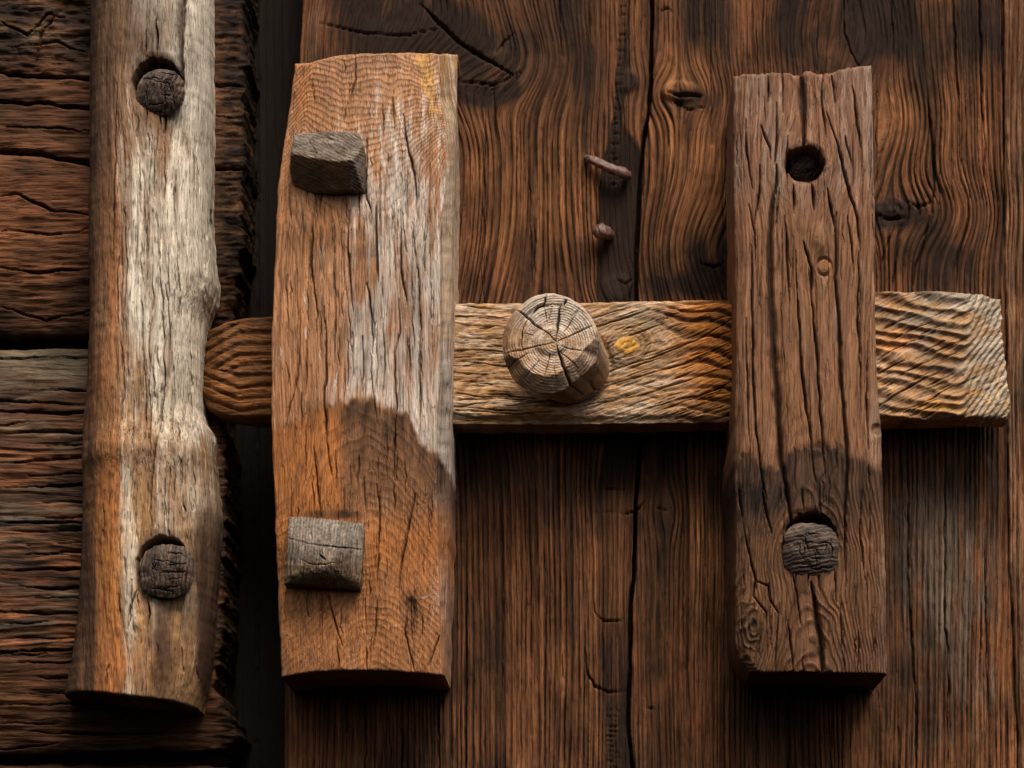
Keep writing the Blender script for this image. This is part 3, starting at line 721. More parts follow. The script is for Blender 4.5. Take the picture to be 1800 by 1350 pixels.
KE = curve([(805, 60), (805, 95), (802, 200), (797, 350), (795, 530), (793, 700), (792, 850), (789, 1000), (782, 1190), (782, 1250)], 20, 1.5, 100, 26)
keeper = block('keeper_block', KL, KE, KT, KB, DK, (1.15, 2.0), keep_shape, keep_detail, M_keep, None, back=2, flare=lambda X, Y: (np.where(X > 640, -6 * sstep(320, 95, Y) + 1.5 * fbm(Y / 60, 0 * Y, 2, 129), 0.), np.where(Y > 640, -2., 0.)), rnd=5, ns_sk=30, nb_sk=40)
tag(keeper, 'wide hewn keeper block, grey above and orange brown below, with two square pegs', 'timber block')

# ------------------------------------------------------------------ narrow staple block
DS = 250.0
SL = curve([(1289, 90), (1289, 140), (1290, 300), (1291, 406), (1293, 520), (1294, 604), (1291, 700), (1289, 790), (1291, 850), (1293, 960), (1293, 1080), (1292, 1130), (1300, 1160), (1318, 1184), (1320, 1220)], 10, 1.5, 131, 24)
SR = curve([(1531, 90), (1532, 120), (1534, 250), (1538, 406), (1536, 480), (1541, 667), (1549, 760), (1552, 884), (1555, 960), (1558, 1050), (1558, 1140), (1560, 1165), (1557, 1200)], 10, 1.5, 132, 24)
STp = curve([(1270, 138), (1289, 135), (1320, 131), (1357, 129), (1400, 129), (1406, 133), (1416, 133), (1422, 125), (1430, 124), (1440, 130), (1471, 129), (1491, 122), (1515, 119), (1531, 117), (1560, 116)], 5, 3.2, 133, 9, axis=0)
SB = curve([(1270, 1183), (1320, 1183), (1400, 1182), (1480, 1184), (1533, 1185), (1570, 1187)], 8, 1.0, 134, 14, axis=0)
SCR = [([(1409, 125), (1411, 150), (1412, 194), (1414, 262)], 12), ([(1364, 289), (1365, 321), (1355, 373), (1353, 439), (1353, 490), (1355, 542), (1361, 636), (1367, 713), (1373, 807), (1383, 869), (1393, 925)], 12), ([(1427, 1023), (1433, 1070), (1443, 1133), (1448, 1192)], 10),
       ([(1398, 440), (1404, 558), (1409, 636), (1417, 713), (1426, 760), (1428, 807), (1434, 850)], 3.4), ([(1420, 450), (1429, 542), (1437, 636), (1445, 772), (1452, 840)], 3.2), ([(1470, 373), (1469, 439), (1468, 490), (1473, 542), (1479, 667), (1485, 744), (1490, 807), (1486, 900), (1485, 950), (1487, 1033)], 5.4),
       ([(1320, 430), (1322, 480), (1323, 636), (1330, 760), (1337, 822), (1348, 881)], 3.2), ([(1311, 560), (1314, 700), (1318, 780)], 2.2), ([(1510, 440), (1509, 560), (1512, 650)], 3.4), ([(1524, 600), (1523, 700), (1526, 790)], 2.2), ([(1412, 422), (1425, 471), (1427, 540)], 3.6), ([(1395, 324), (1395, 375)], 4), ([(1428, 322), (1431, 370)], 4),
       ([(1447, 128), (1445, 184), (1452, 243)], 3), ([(1452, 197), (1473, 256), (1494, 341), (1507, 380), (1512, 440)], 3.6), ([(1311, 210), (1311, 256), (1323, 334)], 3), ([(1337, 220), (1354, 262), (1355, 280)], 2.6), ([(1365, 180), (1366, 240), (1362, 290)], 3.2), ([(1384, 240), (1383, 330)], 2), ([(1350, 130), (1349, 180)], 2.4), ([(1498, 150), (1506, 200), (1512, 260)], 3), ([(1485, 240), (1498, 290)], 2.4), ([(1462, 130), (1468, 180)], 2.4),
       ([(1335, 290), (1335, 340), (1325, 400)], 3), ([(1316, 360), (1327, 410), (1328, 470)], 2.6), ([(1380, 380), (1384, 430), (1388, 540)], 2.8), ([(1455, 330), (1462, 370), (1470, 420)], 3.2), ([(1490, 380), (1497, 430), (1500, 480)], 2.6), ([(1370, 330), (1363, 400)], 2.2), ([(1375, 120), (1377, 200)], 2),
       ([(1340, 850), (1345, 895), (1357, 940)], 2.6), ([(1306, 915), (1318, 980), (1328, 1020), (1324, 1047), (1346, 1076), (1348, 1100)], 2.6), ([(1328, 1020), (1350, 1030), (1352, 1050), (1370, 1080)], 2), ([(1393, 1010), (1400, 1040), (1410, 1100)], 2), ([(1467, 1000), (1470, 1060)], 2), ([(1384, 1090), (1393, 1150), (1393, 1183)], 2.2), ([(1515, 860), (1512, 930), (1520, 1020)], 2), ([(1477, 1060), (1480, 1150)], 1.8), ([(1440, 850), (1442, 905)], 2.2), ([(1410, 860), (1413, 900)], 1.6), ([(1510, 1110), (1508, 1180)], 1.6), ([(1370, 1060), (1362, 1183)], 1.5), ([(1297, 860), (1306, 915)], 2)]
SCR0 = list(SCR)
SCR += hair(40, 1295, 1550, 140, 780, 40, 170, 0.7, 1.2, 411) + hair(40, 1295, 1550, 800, 1180, 25, 90, 0.8, 1.6, 412)
SWET = curve([(1280, 830), (1300, 805), (1318, 795), (1335, 812), (1350, 818), (1366, 815), (1380, 805), (1395, 790), (1410, 782), (1425, 780), (1445, 776), (1470, 778), (1482, 790), (1490, 797), (1505, 795), (1515, 810), (1560, 830)], 6, 3, 135, 10, axis=0)
SHOLE = [(1415, 287, 35, 32), (1426, 950, 48, 50)]


def stap_shape(X, Y, s, t):
    d = DS - 14 * np.clip((380 - Y) / 260., 0, 1) ** 1.5 - 30 * np.clip((Y - 780) / 400., 0, 1) ** 1.3 - 7 * (2 * s - 1) ** 2
    return d + 3 * fbm(X / 70, Y / 190, 3, 136) + 4 * sstep(240, 460, Y) * (1 - sstep(700, 800, Y)) - 10 * (1 - sstep(0, 22, X - SL(Y)))


def stap_detail(X, Y, D, F):
    ck = cracks(X, Y, SCR, 1.6, 137, mn=0.7)
    hole = 0 * X; rim = 0 * X
    for i, (cx, cy, rx, ry) in enumerate(SHOLE):
        q = np.hypot((X - cx) / rx, (Y - cy) / ry) + 0.09 * fbm(X / 9, Y / 9, 3, 138 + i)
        hole = np.maximum(hole, 1 - sstep(0.88, 1.02, q)); rim = np.maximum(rim, 1 - sstep(0.95, 1.28, q))
    u = X + 9 * fbm(X / 80, Y / 300, 3, 140) + knots(X, Y, [(1415, 290, 70, 80, .5), (1443, 440, 26, 60, .55), (1449, 468, 15, 20, .8), (1425, 955, 70, 90, .5), (1318, 1100, 34, 60, .7), (1540, 755, 18, 20, .8)])
    rr = np.hypot(u - 1425, D - 120 + 4 * fbm(X / 40, Y / 60, 2, 141))
    r = rr / 3.4
    wet = sstep(-10, 14, Y - SWET(X) + 12 * fbm(X / 10, Y / 18, 3, 159))
    low = wet * (1 - sstep(860, 960, Y))
    up = 1 - sstep(300, 430, Y)
    # overlapping lifted flakes near the top
    fl = fbm((u + 14 * fbm(X / 30, Y / 60, 2, 142)) / 13, (Y + 0.9 * X) / 60, 2, 143)
    fl2 = np.mod((u / 19 + 0.5 * fbm(X / 60, Y / 130, 2, 144) + Y / 420), 1)
    flake = (fl2 ** 2) * 2.6 * up * (0.4 + 1.2 * np.clip(fbm(X / 40, Y / 60, 2, 158), 0, 1))
    mid = (1 - up) * (1 - wet)
    ridge = (fbm(u / 10, Y / 700, 3, 145)) * 3.5 * mid + fbm(u / 26, Y / 900, 2, 146) * 6 * mid
    nz = fbm(X / 30, Y / 110, 3, 147)
    grey = (0.42 + 0.35 * nz) * (0.45 + 0.55 * up) * (1 - 0.8 * wet) + 0.75 * sstep(1518, 1532, X + 8 * nz) * sstep(330, 180, Y) + 0.35 * sstep(1520, 1545, X) * (1 - wet) + 0.75 * sstep(1535, 1556, X + 8 * nz) * sstep(850, 960, Y)
    warm = 0.22 + 0.45 * mid * (0.6 + nz) + 0.5 * wet * (1 - low) * (0.6 + nz) + 0.2 * (1 - F)
    dark = 0.2 + 0.2 * np.clip(nz, 0, 1) + 0.4 * low + 0.14 * wet + 0.25 * blob(X, Y, 1320, 920, 60, 120, .9, .4, 148) + 0.3 * blob(X, Y, 1318, 1110, 28, 50, .8, .4, 149) + 0.3 * rim + 0.15 * sstep(900, 1180, Y)
    dark = dark * (1 - hole) + 0.85 * hole
    yl = 0 * X
    kn = blob(X, Y, 1449, 470, 13, 15, .4, .12, 150); kring = np.hypot((X - 1449) / 13, (Y - 470) / 15)
    r = np.where(kn > 0.05, kring * 3.0, r)
    kn2 = blob(X, Y, 1541, 756, 11, 12, .4, .12, 151)
    warm = warm + 0.9 * kn
    disp = flake + ridge + 1.2 * fbm(u / 3.6, Y / 90, 2, 152) + 1.6 * fl * up - 15 * ck - 3.0 * cracks(X, Y, wide(SCR0, 2.4), 1.6, 137) - 55 * hole - 4 * rim
    disp = disp - 5 * np.exp(-((kring - 1.0) / .16) ** 2) * (kring < 2) - 6 * kn2 + 8 * blob(X, Y, 1443, 425, 18, 30, .8, .2, 153)
    disp = disp + 4 * blob(X, Y, 1318, 1105, 26, 46, .8, .25, 154) * (0.6 + profile(np.hypot((X - 1326) / 8.5, (Y - 1100) / 15.) + 0.5 * fbm(X / 16, Y / 16, 2, 155))) + 3 * (profile(r) - 0.5) * 0.6 * wet
    return disp, 2 * fbm(Y / 25, D / 12, 3, 156), st(u, Y, D), st(np.clip(grey, 0, 1), np.clip(dark, 0, 1), np.clip(warm, 0, 1), yl), st(r, ck, 0.45 + 0.3 * wet, 0)


staple = block('staple_block', SL, SR, STp, SB, DS, (1.15, 2.0), stap_shape, stap_detail, M_stap, None, back=2, flare=lambda X, Y: (np.where(X < 1400, 1 + 7 * sstep(730, 790, Y) * (1 - 0.9 * sstep(950, 1150, Y)) - 12 * sstep(1100, 1190, Y), -3.), np.where(Y > 640, -4., 0.)), rnd=5, ns_sk=26, nb_sk=36)
tag(staple, 'narrow red brown grooved block with an empty round hole near its top', 'timber block')

# ------------------------------------------------------------------ sliding bolt
DB = 112.0
bolt = empty('sliding_bolt', Vector((*[P(1060, 640, DB)[0]], -0.04, P(1060, 745, DB)[1])))
tag(bolt, 'horizontal wooden sliding bolt with a round knob and yellow knot', 'bolt')
BL = curve([(372, 540), (366, 580), (360, 620), (356, 660), (356, 700), (366, 722), (380, 745)], 8, 1.5, 161, 14)
BR = curve([(1754, 505), (1757, 524), (1760, 545), (1762, 598), (1768, 643), (1774, 690), (1775, 720), (1772, 736), (1768, 748)], 8, 2.2, 162, 11)
BTp = curve([(330, 590), (366, 580), (380, 573), (400, 565), (420, 560), (480, 557), (600, 547), (795, 534), (900, 533), (1000, 533), (1100, 531), (1200, 529), (1290, 527), (1400, 520), (1553, 514), (1654, 512), (1707, 515), (1740, 519), (1757, 525), (1790, 530)], 8, 1.6, 163, 16, axis=0)
BB = curve([(330, 700), (366, 722), (385, 730), (420, 737), (480, 739), (795, 746), (900, 747), (1100, 746), (1290, 743), (1550, 741), (1619, 739), (1700, 736), (1768, 739), (1790, 739)], 8, 1.4, 164, 16, axis=0)
BCR = hair(50, 800, 1000, 540, 740, 30, 110, 0.8, 1.5, 441, True, 0.08) + [([(x_, y_), (x_ + l_ * .5, y_ - .19 * l_), (x_ + l_, y_ - .36 * l_)], w_) for x_, y_, l_, w_ in zip(*(lambda g: (g.uniform(1030, 1270, 60), g.uniform(560, 745, 60), g.uniform(20, 70, 60), g.uniform(.6, 1.2, 60)))(np.random.RandomState(5)))] + [([(x_, y_), (x_ + l_, y_ - .5 * l_)], w_) for x_, y_, l_, w_ in zip(*(lambda g: (g.uniform(1540, 1680, 26), g.uniform(540, 735, 26), g.uniform(15, 50, 26), g.uniform(.8, 1.3, 26)))(np.random.RandomState(6)))] + [([(1055, 622), (1085, 600), (1120, 585), (1165, 570)], 2.4), ([(1045, 575), (1090, 560), (1140, 545)], 2.2), ([(1075, 650), (1150, 628), (1220, 600), (1290, 560)], 2), ([(1060, 680), (1130, 660), (1200, 640), (1290, 600)], 1.8), ([(1110, 700), (1200, 672), (1290, 640)], 2.2), ([(1220, 700), (1260, 684), (1292, 668)], 2.6),
       ([(1040, 560), (1075, 548), (1110, 540)], 1.8), ([(1130, 720), (1200, 700), (1280, 690)], 1.5), ([(800, 690), (850, 698), (900, 696), (960, 705)], 1.8), ([(800, 722), (900, 728), (1000, 722)], 1.6), ([(1000, 716), (1080, 704), (1150, 690)], 1.4),
       ([(1543, 656), (1568, 643), (1590, 634)], 3), ([(1543, 716), (1580, 690), (1625, 665), (1650, 655)], 2.4), ([(1550, 628), (1575, 612), (1610, 598)], 1.6), ([(1555, 575), (1585, 562), (1620, 550)], 1.5), ([(1590, 720), (1640, 700), (1680, 675)], 1.5), ([(1640, 620), (1670, 605), (1690, 600)], 1.6), ([(1560, 600), (1600, 580), (1640, 565)], 1.3)]


def bolt_shape(X, Y, s, t):
    d = DB + 2.5 * fbm(X / 140, Y / 60, 3, 165)
    le = 395 - 0.12 * (Y - 560) + 6 * fbm(Y / 40, 0 * Y, 2, 166)
    d = d - 46 * sstep(0, 1, (le + 6 - X) / 45.) - 18 * sstep(0.35, 1, np.abs(2 * t - 1)) * sstep(480, 400, X) * 0.7
    d = d - 0.16 * np.clip(X - KX(Y), 0, 200)
    d = d - 9 * np.exp(-((Y - 741) / 9.) ** 2)
    d = d + 5 * blob(X, Y, 1110, 610, 60, 50, .9, .1, 167)
    return d


def KX(Y):
    return 1699 - 0.05 * (Y - 600) + 4 * fbm(np.asarray(Y) / 30, 0 * np.asarray(Y), 2, 168)


def bolt_detail(X, Y, D, F):
    ck = cracks(X, Y, BCR, 2.0, 169)
    ck = ck * (1 - 0.9 * blob(X, Y, 1103, 608, 34, 26, .5, .1, 183))
    nz = fbm(X / 90, Y / 40, 3, 170); n2 = fbm(X / 45, Y / 22, 3, 171)
    # ring pattern, piece by piece along the bar
    ra = (Y - 640 + 0.55 * np.clip(400 - X, -20, 60) * np.sign(650 - Y) * -0.9 + 5 * nz + 10 * np.sin((X - 400) / 50) * 0.5) / 19.0
    rb = (Y + 0.75 * (X - 800) * (1 - sstep(850, 960, X)) + 0.1 * X + 14 * nz + 5 * n2) / 27.0
    kdx = X - 1102; kdy = Y - 608
    defl = -0.92 * kdy * np.exp(-(kdx / 95) ** 2 - (kdy / 60) ** 2)
    wave = 9 * np.sin((X - 1150) / 23.0 + Y / 60) * sstep(1120, 1180, X)
    rc = (Y + defl + 0.22 * np.clip(X - 1130, -100, 300) * -0.55 + wave * 0.6 + 10 * nz + 4 * n2) / 21.0
    xk = KX(Y)
    sp = np.logaddexp(0, (X - xk) / 3.5) * 3.5
    rd = (Y - 0.21 * (X - 1540) + 2.1 * sp + 6 * nz + 4 * n2 + 7 * fbm(X / 150, Y / 34, 2, 182)) / 21.0
    r = np.where(X < 640, ra, np.where(X < 1400, rb + (rc - rb) * sstep(985, 1010, X), rd))
    # fibre direction
    sl = 0.36 * (np.logaddexp(0, (X - 1010) / 30.) * 30) * (X < 1400) + 0.5 * (X - 1540) * (X >= 1400)
    u = Y + sl + defl * 0.6 + 8 * nz
    kn = blob(X, Y, 1101, 608, 20, 15, .18, .06, 172); kr = np.hypot((kdx + 0.2 * kdy) / 22, kdy / 18)
    near = 1 - sstep(1.2, 2.4, kr)
    r = np.where(kr < 2.2, kr * 2.6 + 0.2 * nz, r)
    lft = 1 - sstep(480, 640, X); rgt = sstep(1400, 1500, X); mid = (1 - lft) * (1 - rgt)
    orange = sstep(1130, 1270, X + 50 * nz) * mid * (1 - 0.6 * sstep(690, 735, Y))
    grey = mid * (0.42 + 0.45 * n2) * (1 - 0.75 * orange) + rgt * (0.3 + 0.55 * n2 + 0.35 * sstep(1660, 1740, X)) + 0.02 * lft
    grey = grey + 0.5 * blob(X, Y, 1190, 565, 90, 36, .9, .3, 173) + 0.6 * rgt * blob(X, Y, 1680, 530, 60, 22, .8, .2, 174)
    warm = 0.3 * kn + 0.18 * mid + 0.95 * orange + 0.9 * lft + rgt * 0.38 * (1 - sstep(1650, 1720, X)) * (0.6 + nz)
    yl = 1.5 * kn + 0.2 * blob(X, Y, 1102, 608, 44, 34, .9, .3, 175) + 0.28 * mid * np.clip(nz + 0.25, 0, 1) * (1 - orange) + 0.6 * orange * np.clip(n2, 0, 1) + rgt * 0.55 * blob(X, Y, 1640, 715, 60, 16, .9, .4, 176) \
        + rgt * 0.4 * sstep(1690, 1720, X) * sstep(640, 690, Y) * (fbm(X / 7, Y / 9, 2, 177) > 0.05)
    dark = 0.05 + lft * 0.58 + 0.5 * orange * profile(r + 0.1) + 0.3 * np.clip(nz, 0, 1) * mid + 0.25 * sstep(725, 745, Y) * mid
    dark = dark + rgt * (1 - sstep(1660, 1730, X)) * (0.14 + 0.3 * n2)
    dark = dark + 0.25 * near * (kr > 1.05) * (1 - kn) + 0.25 * rgt * blob(X, Y, 1640, 660, 60, 40, .9, .4, 178)
    prof = profile(r)
    am = np.clip((0.8 + 0.4 * n2) * rgt + 0.9 * lft + mid * (0.5 + 0.5 * orange + 0.4 * nz) + 0.35 * near - 0.6 * kn, 0, 1)
    amp = (4.6 + 3 * nz) * rgt + 5.0 * lft + mid * (1.2 + 4.2 * orange)
    f = r - np.floor(r)
    bevel = 0.5 - 0.5 * np.cos(2 * np.pi * (f - 0.25 * np.sin(2 * np.pi * f) / np.pi)) - 0.5
    disp = amp * (bevel * rgt + (1 - rgt) * (0.5 - prof)) + 1.6 * fbm(u / 5, X / 60, 2, 179) + 1.2 * fbm(X / 8, Y / 8, 2, 180) - 11 * ck + 3 * kn
    ring_shadow = 0 * X
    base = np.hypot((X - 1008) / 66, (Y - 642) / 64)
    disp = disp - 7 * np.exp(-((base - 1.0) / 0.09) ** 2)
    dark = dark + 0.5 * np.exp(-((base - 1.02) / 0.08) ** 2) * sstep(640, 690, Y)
    return disp, 2 * fbm(X / 25, D / 9, 3, 181), st(u, X, D), st(np.clip(grey, 0, 1), np.clip(dark, 0, 1), np.clip(warm, 0, 1), np.clip(yl, 0, 1.6)), st(r, ck, am, 0)


xsb = np.concatenate([np.arange(352, 486, 1.9), np.arange(486, 786, 8.), np.arange(786, 1300, 1.9), np.arange(1300, 1530, 8.), np.arange(1530, 1772, 1.6)])
xsb = 361.0 + (xsb - xsb[0]) / (xsb[-1] - xsb[0]) * 1404.0
_bm = (float(np.mean(BL(np.linspace(580, 722, 20)))), float(np.mean(BR(np.linspace(580, 722, 20)))))
ysb = np.linspace(0, 1, 190)


def bolt_block():
    # x samples are given as fractions of the bar so that the fine columns fall where the bar is in view
    fr = (xsb - xsb[0]) / (xsb[-1] - xsb[0])
    ty = np.array([BB(BL(800.) + 1), BTp(BL(800.) + 1)])
    xm0 = float(np.mean(BL(np.linspace(ty[1], ty[0], 20)))); xm1 = float(np.mean(BR(np.linspace(ty[1], ty[0], 20))))
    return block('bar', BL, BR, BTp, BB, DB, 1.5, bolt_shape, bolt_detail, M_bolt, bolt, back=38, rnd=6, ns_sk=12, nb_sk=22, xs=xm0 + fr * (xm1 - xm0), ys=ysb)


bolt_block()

# ------------------------------------------------------------------ round things: knob and round pegs


def stub(name, c0, d0, c1, d1, outline, r0scale, mat, detail, parent=None, nr=70, na=260, nside=46, tilt=(0., 0.)):
    """a log stub: traced end face (outline = radius in px by angle at the front), a shaft back to its base"""
    th = np.linspace(0, 2 * np.pi, na, endpoint=False)
    R1 = outline(th)
    rho = np.concatenate([np.linspace(0.0, 1, nr) ** 0.8, np.ones(nside)])
    q = np.concatenate([np.zeros(nr), np.linspace(0, 1, nside + 1)[1:]])
    TH, RH = np.meshgrid(th, rho); _, Q = np.meshgrid(th, q)
    Rm = np.broadcast_to(R1, TH.shape)
    lx = RH * Rm * np.cos(TH); ly = RH * Rm * np.sin(TH)     # px, y down
    dz, A, B, ring, Gx = detail(lx, ly, RH, TH, Q, Rm)
    x1, z1 = P(*c1, d1); x0, z0 = P(*c0, d0)
    s = 1 + (r0scale - 1) * Q
    X = x1 + (x0 - x1) * Q + lx * s * S
    Z = z1 + (z0 - z1) * Q - ly * s * S
    D = d1 + (d0 - d1) * Q + dz + (lx * tilt[0] + ly * tilt[1]) * (1 - Q)
    XYZ = np.stack([X, -D * S, Z], -1)
    me = grid_mesh(name, XYZ, Gx, A, B, closed=True)
    return link(name, me, mat, parent)


def knob_outline(th):
    a = np.array([0, 25, 50, 65, 80, 95, 110, 130, 150, 165, 180, 200, 215, 230, 250, 270, 290, 310, 335, 360.])
    r = np.array([79, 80, 74, 76, 82, 84, 86, 87, 84, 83, 82, 82, 82, 82, 83, 82, 79, 77, 77, 79.])
    deg = np.degrees(th) % 360
    return np.interp(deg, a, r) + 1.2 * fbm(np.cos(th) * 6, np.sin(th) * 6, 3, 201)


KNC = [([(9, 4), (0, -6), (-28, -28), (-52, -52), (-74, -66)], 3), ([(6, 4), (10, -16), (12, -40), (16, -62)], 4.6), ([(26, -70), (20, -58)], 4), ([(6, 4), (-20, 10), (-60, 16), (-80, 20)], 2), ([(8, 8), (14, 28), (24, 54), (34, 78), (42, 92)], 7), ([(10, 4), (40, -10), (76, -26)], 2.4),
       ([(-34, -44), (-22, -58), (-12, -62), (-8, -80)], 5), ([(-34, -44), (-46, -24), (-50, 0), (-48, 14)], 3), ([(-2, 22), (-12, 60), (-13, 76)], 2), ([(-40, 22), (-75, 40)], 2.2), ([(22, -60), (0, -62), (-20, -58)], 1.8), ([(20, -12), (44, -48)], 1.4), ([(16, 12), (50, 20)], 1.3), ([(14, 20), (44, 46)], 1.2), ([(-8, -30), (-12, -56)], 1.4), ([(-4, -34), (2, -60)], 1.2), ([(34, -40), (56, -62)], 1.3), ([(-30, -10), (-44, -14)], 1.2), ([(-20, 34), (-44, 60)], 1.2), ([(4, 44), (6, 66)], 1.2)]


def knob_detail(lx, ly, RH, TH, Q, Rm):
    cx, cy = lx - 7, ly - 4
    rr = np.hypot(cx, cy) * (1 + 0.035 * fbm(lx / 40, ly / 40, 2, 202))
    ring = rr / 4.3
    face = (Q <= 0)
    ck = cracks(lx, ly, wide(KNC, 0.72), 1.6, 203, 12, 0.6) * face
    # side cracks on the shaft
    side = ~face
    deg = np.degrees(TH) % 360
    sck = np.exp(-((deg - 66) / 2.2) ** 2) * (Q < .75) + np.exp(-((deg - 40 - 10 * Q) / 2.6) ** 2) * (Q > .35) * (Q < .95)
    ck = np.where(side, sck, ck)
    edge = Rm * (1 - RH)
    # hewn chamfer round the lower rim
    low = sstep(0.05, 0.55, np.sin(TH + 0.2)) + 0.3 * sstep(0.2, 0.9, -np.cos(TH))
    cw = 20 * np.clip(low, 0, 1) + 4
    dz = -1.1 * np.clip(cw - edge, 0, 100) * 0.9 * face
    facet = np.round(np.degrees(TH) / 34) * 34
    dz = dz - 0.06 * np.abs(((np.degrees(TH) / 34 + .5) % 1) - .5) * np.clip(cw - edge, 0, 30) * 4 * face
    endd = -1.1 * cw * 0.9
    dz = np.where(side, endd * (1 - Q), dz)
    rel = (profile(ring) - .5) * 0.8 + 1.5 * fbm(lx / 12, ly / 12, 3, 204) + 5 * blob(lx, ly, 2, 0, 30, 26, .3, .1, 205)
    rel = rel - 4 * np.exp(-((np.hypot(lx, ly + 4) - 56) / 3.) ** 2) * (lx < -5) * (ly < 10)
    dz = dz + np.where(face, rel - 15 * ck, -8 * ck + 2 * fbm(TH * 8, Q * 6, 3, 206))
    cham = face & (edge < cw)
    grey = np.where(face, 0.42 + 0.5 * sstep(10, -70, ly) + 0.3 * fbm(lx / 20, ly / 20, 3, 207) - 0.35 * sstep(20, 70, -lx), 0.25)
    warm = np.where(face, 0.55 * sstep(25, 75, -lx + 0.3 * ly) + 0.3 * cham + .2 * fbm(lx / 25, ly / 25, 3, 208), 0.35)
    dark = np.where(face, 0.08 + 0.12 * fbm(lx / 18, ly / 18, 2, 209), 0.12 + 0.3 * fbm(TH * 5, Q * 4, 3, 210))
    yel = np.where(face, 0.1, 0.15)
    z = 0 * lx
    A = st(np.clip(grey, 0, 1), np.clip(dark, 0, 1), np.clip(warm, 0, 1), yel)
    B = st(ring, ck, np.where(face, 0.28 * ~cham + .1, 0.2), z)
    G = np.where(face[..., None], st(np.arctan2(cy, cx) * 45, rr * 3.0, z), st(TH * 60, Q * 300, z + 40))
    return dz, A, B, ring, G


stub('knob', (1008, 644), 100, (969, 598), 262, knob_outline, 0.80, M_knob, knob_detail, bolt, nr=90, na=300, tilt=(0.10, -0.02))


def peg_detail(seed, fac, greytop, dome, grain):
    def f(lx, ly, RH, TH, Q, Rm):
        face = Q <= 0
        ca, sa_ = math.cos(grain), math.sin(grain)
        gx = lx * ca + ly * sa_; gy = -lx * sa_ + ly * ca
        u = gx + 4 * fbm(lx / 20, ly / 20, 2, seed)
        r = u / 7.0
        lst = []
        rg = np.random.RandomState(seed)
        for k in range(18):
            a = rg.uniform(-34, 34); b = rg.uniform(-30, 10); l_ = rg.uniform(14, 40)
            p = [(a, b), (a + rg.uniform(-4, 4), b + l_)]
            if rg.rand() < .45: p = [(y, x) for x, y in p]
            lst.append((p, rg.uniform(1.0, 2.2)))
        ck = cracks(lx, ly, lst, 3, seed + 1, 8) * face
        e = 1 - RH
        dz = -dome * (RH ** 3) + 1.3 * (0.5 - profile(r)) + 2.2 * fbm(lx / 14, ly / 14, 3, seed + 2) - 6 * ck + fac[0] * lx + fac[1] * ly
        dz = np.where(face, dz, -dome * (1 - Q) + (fac[0] * lx + fac[1] * ly) * (1 - Q) + 3 * fbm(TH * 6, Q * 6, 3, seed + 3))
        grey = np.clip(greytop * sstep(24, -30, ly) + 0.25 * fbm(lx / 14, ly / 14, 3, seed + 4), 0, 1)
        dark = np.clip(0.15 + 0.3 * sstep(0, 34, ly) + 0.3 * fbm(lx / 12, ly / 12, 3, seed + 5), 0, 1)
        warm = np.clip(0.3 * fbm(lx / 10, ly / 10, 2, seed + 6) + 0.15, 0, 1)
        z = 0 * lx
        return dz, st(grey, dark, warm, z), st(r, ck, z + .75, z), r, np.where(face[..., None], st(u, gy, z), st(TH * 40, Q * 200, z + 30))
    return f


def ell(rx, ry, p=2.0, nz=1.5, seed=0, rot=0.0):
    def f(th):
        a = th - rot
        r = (np.abs(np.cos(a) / rx) ** p + np.abs(np.sin(a) / ry) ** p) ** (-1 / p)
        return r + nz * fbm(np.cos(th) * 4, np.sin(th) * 4, 3, seed)
    return f


pg = stub('wooden_peg', (283, 158), 120, (280, 160), 207, ell(43, 40, 2.1, 2.5, 211), 0.98, M_char, peg_detail(212, (0.12, -0.25), 0.6, 10, 0.35), nr=50, na=180, nside=26)
tag(pg, 'dark chiselled round peg near the top of the pale post', 'peg', 'round wooden pegs')
pg = stub('wooden_peg', (293, 1008), 120, (292, 1002), 218, ell(46, 44, 2.4, 2.5, 221), 0.98, M_char, peg_detail(222, (0.05, -0.12), 0.3, 9, 0.1), nr=50, na=180, nside=26)
tag(pg, 'blackened round peg with checked end near the foot of the pale post', 'peg', 'round wooden pegs')
pg = stub('wooden_peg', (1428, 972), 150, (1426, 964), 253, ell(45, 42, 3.0, 2.0, 231, 0.1), 0.97, M_char, peg_detail(232, (0.0, -0.22), 0.5, 11, 1.4), nr=50, na=180, nside=26)
tag(pg, 'dark squarish peg in the lower hole of the narrow red brown block', 'peg', 'round wooden pegs')
pg = stub('wooden_peg', (1416, 292), 120, (1416, 290), 205, ell(31, 28, 2.0, 3, 241), 0.98, M_char, peg_detail(242, (0.0, -0.3), 0.5, 12, 0.8), nr=40, na=140, nside=16)
tag(pg, 'broken peg stub sunk deep in the upper hole of the narrow block', 'peg', 'round wooden pegs')

# ------------------------------------------------------------------ square pegs of the keeper block


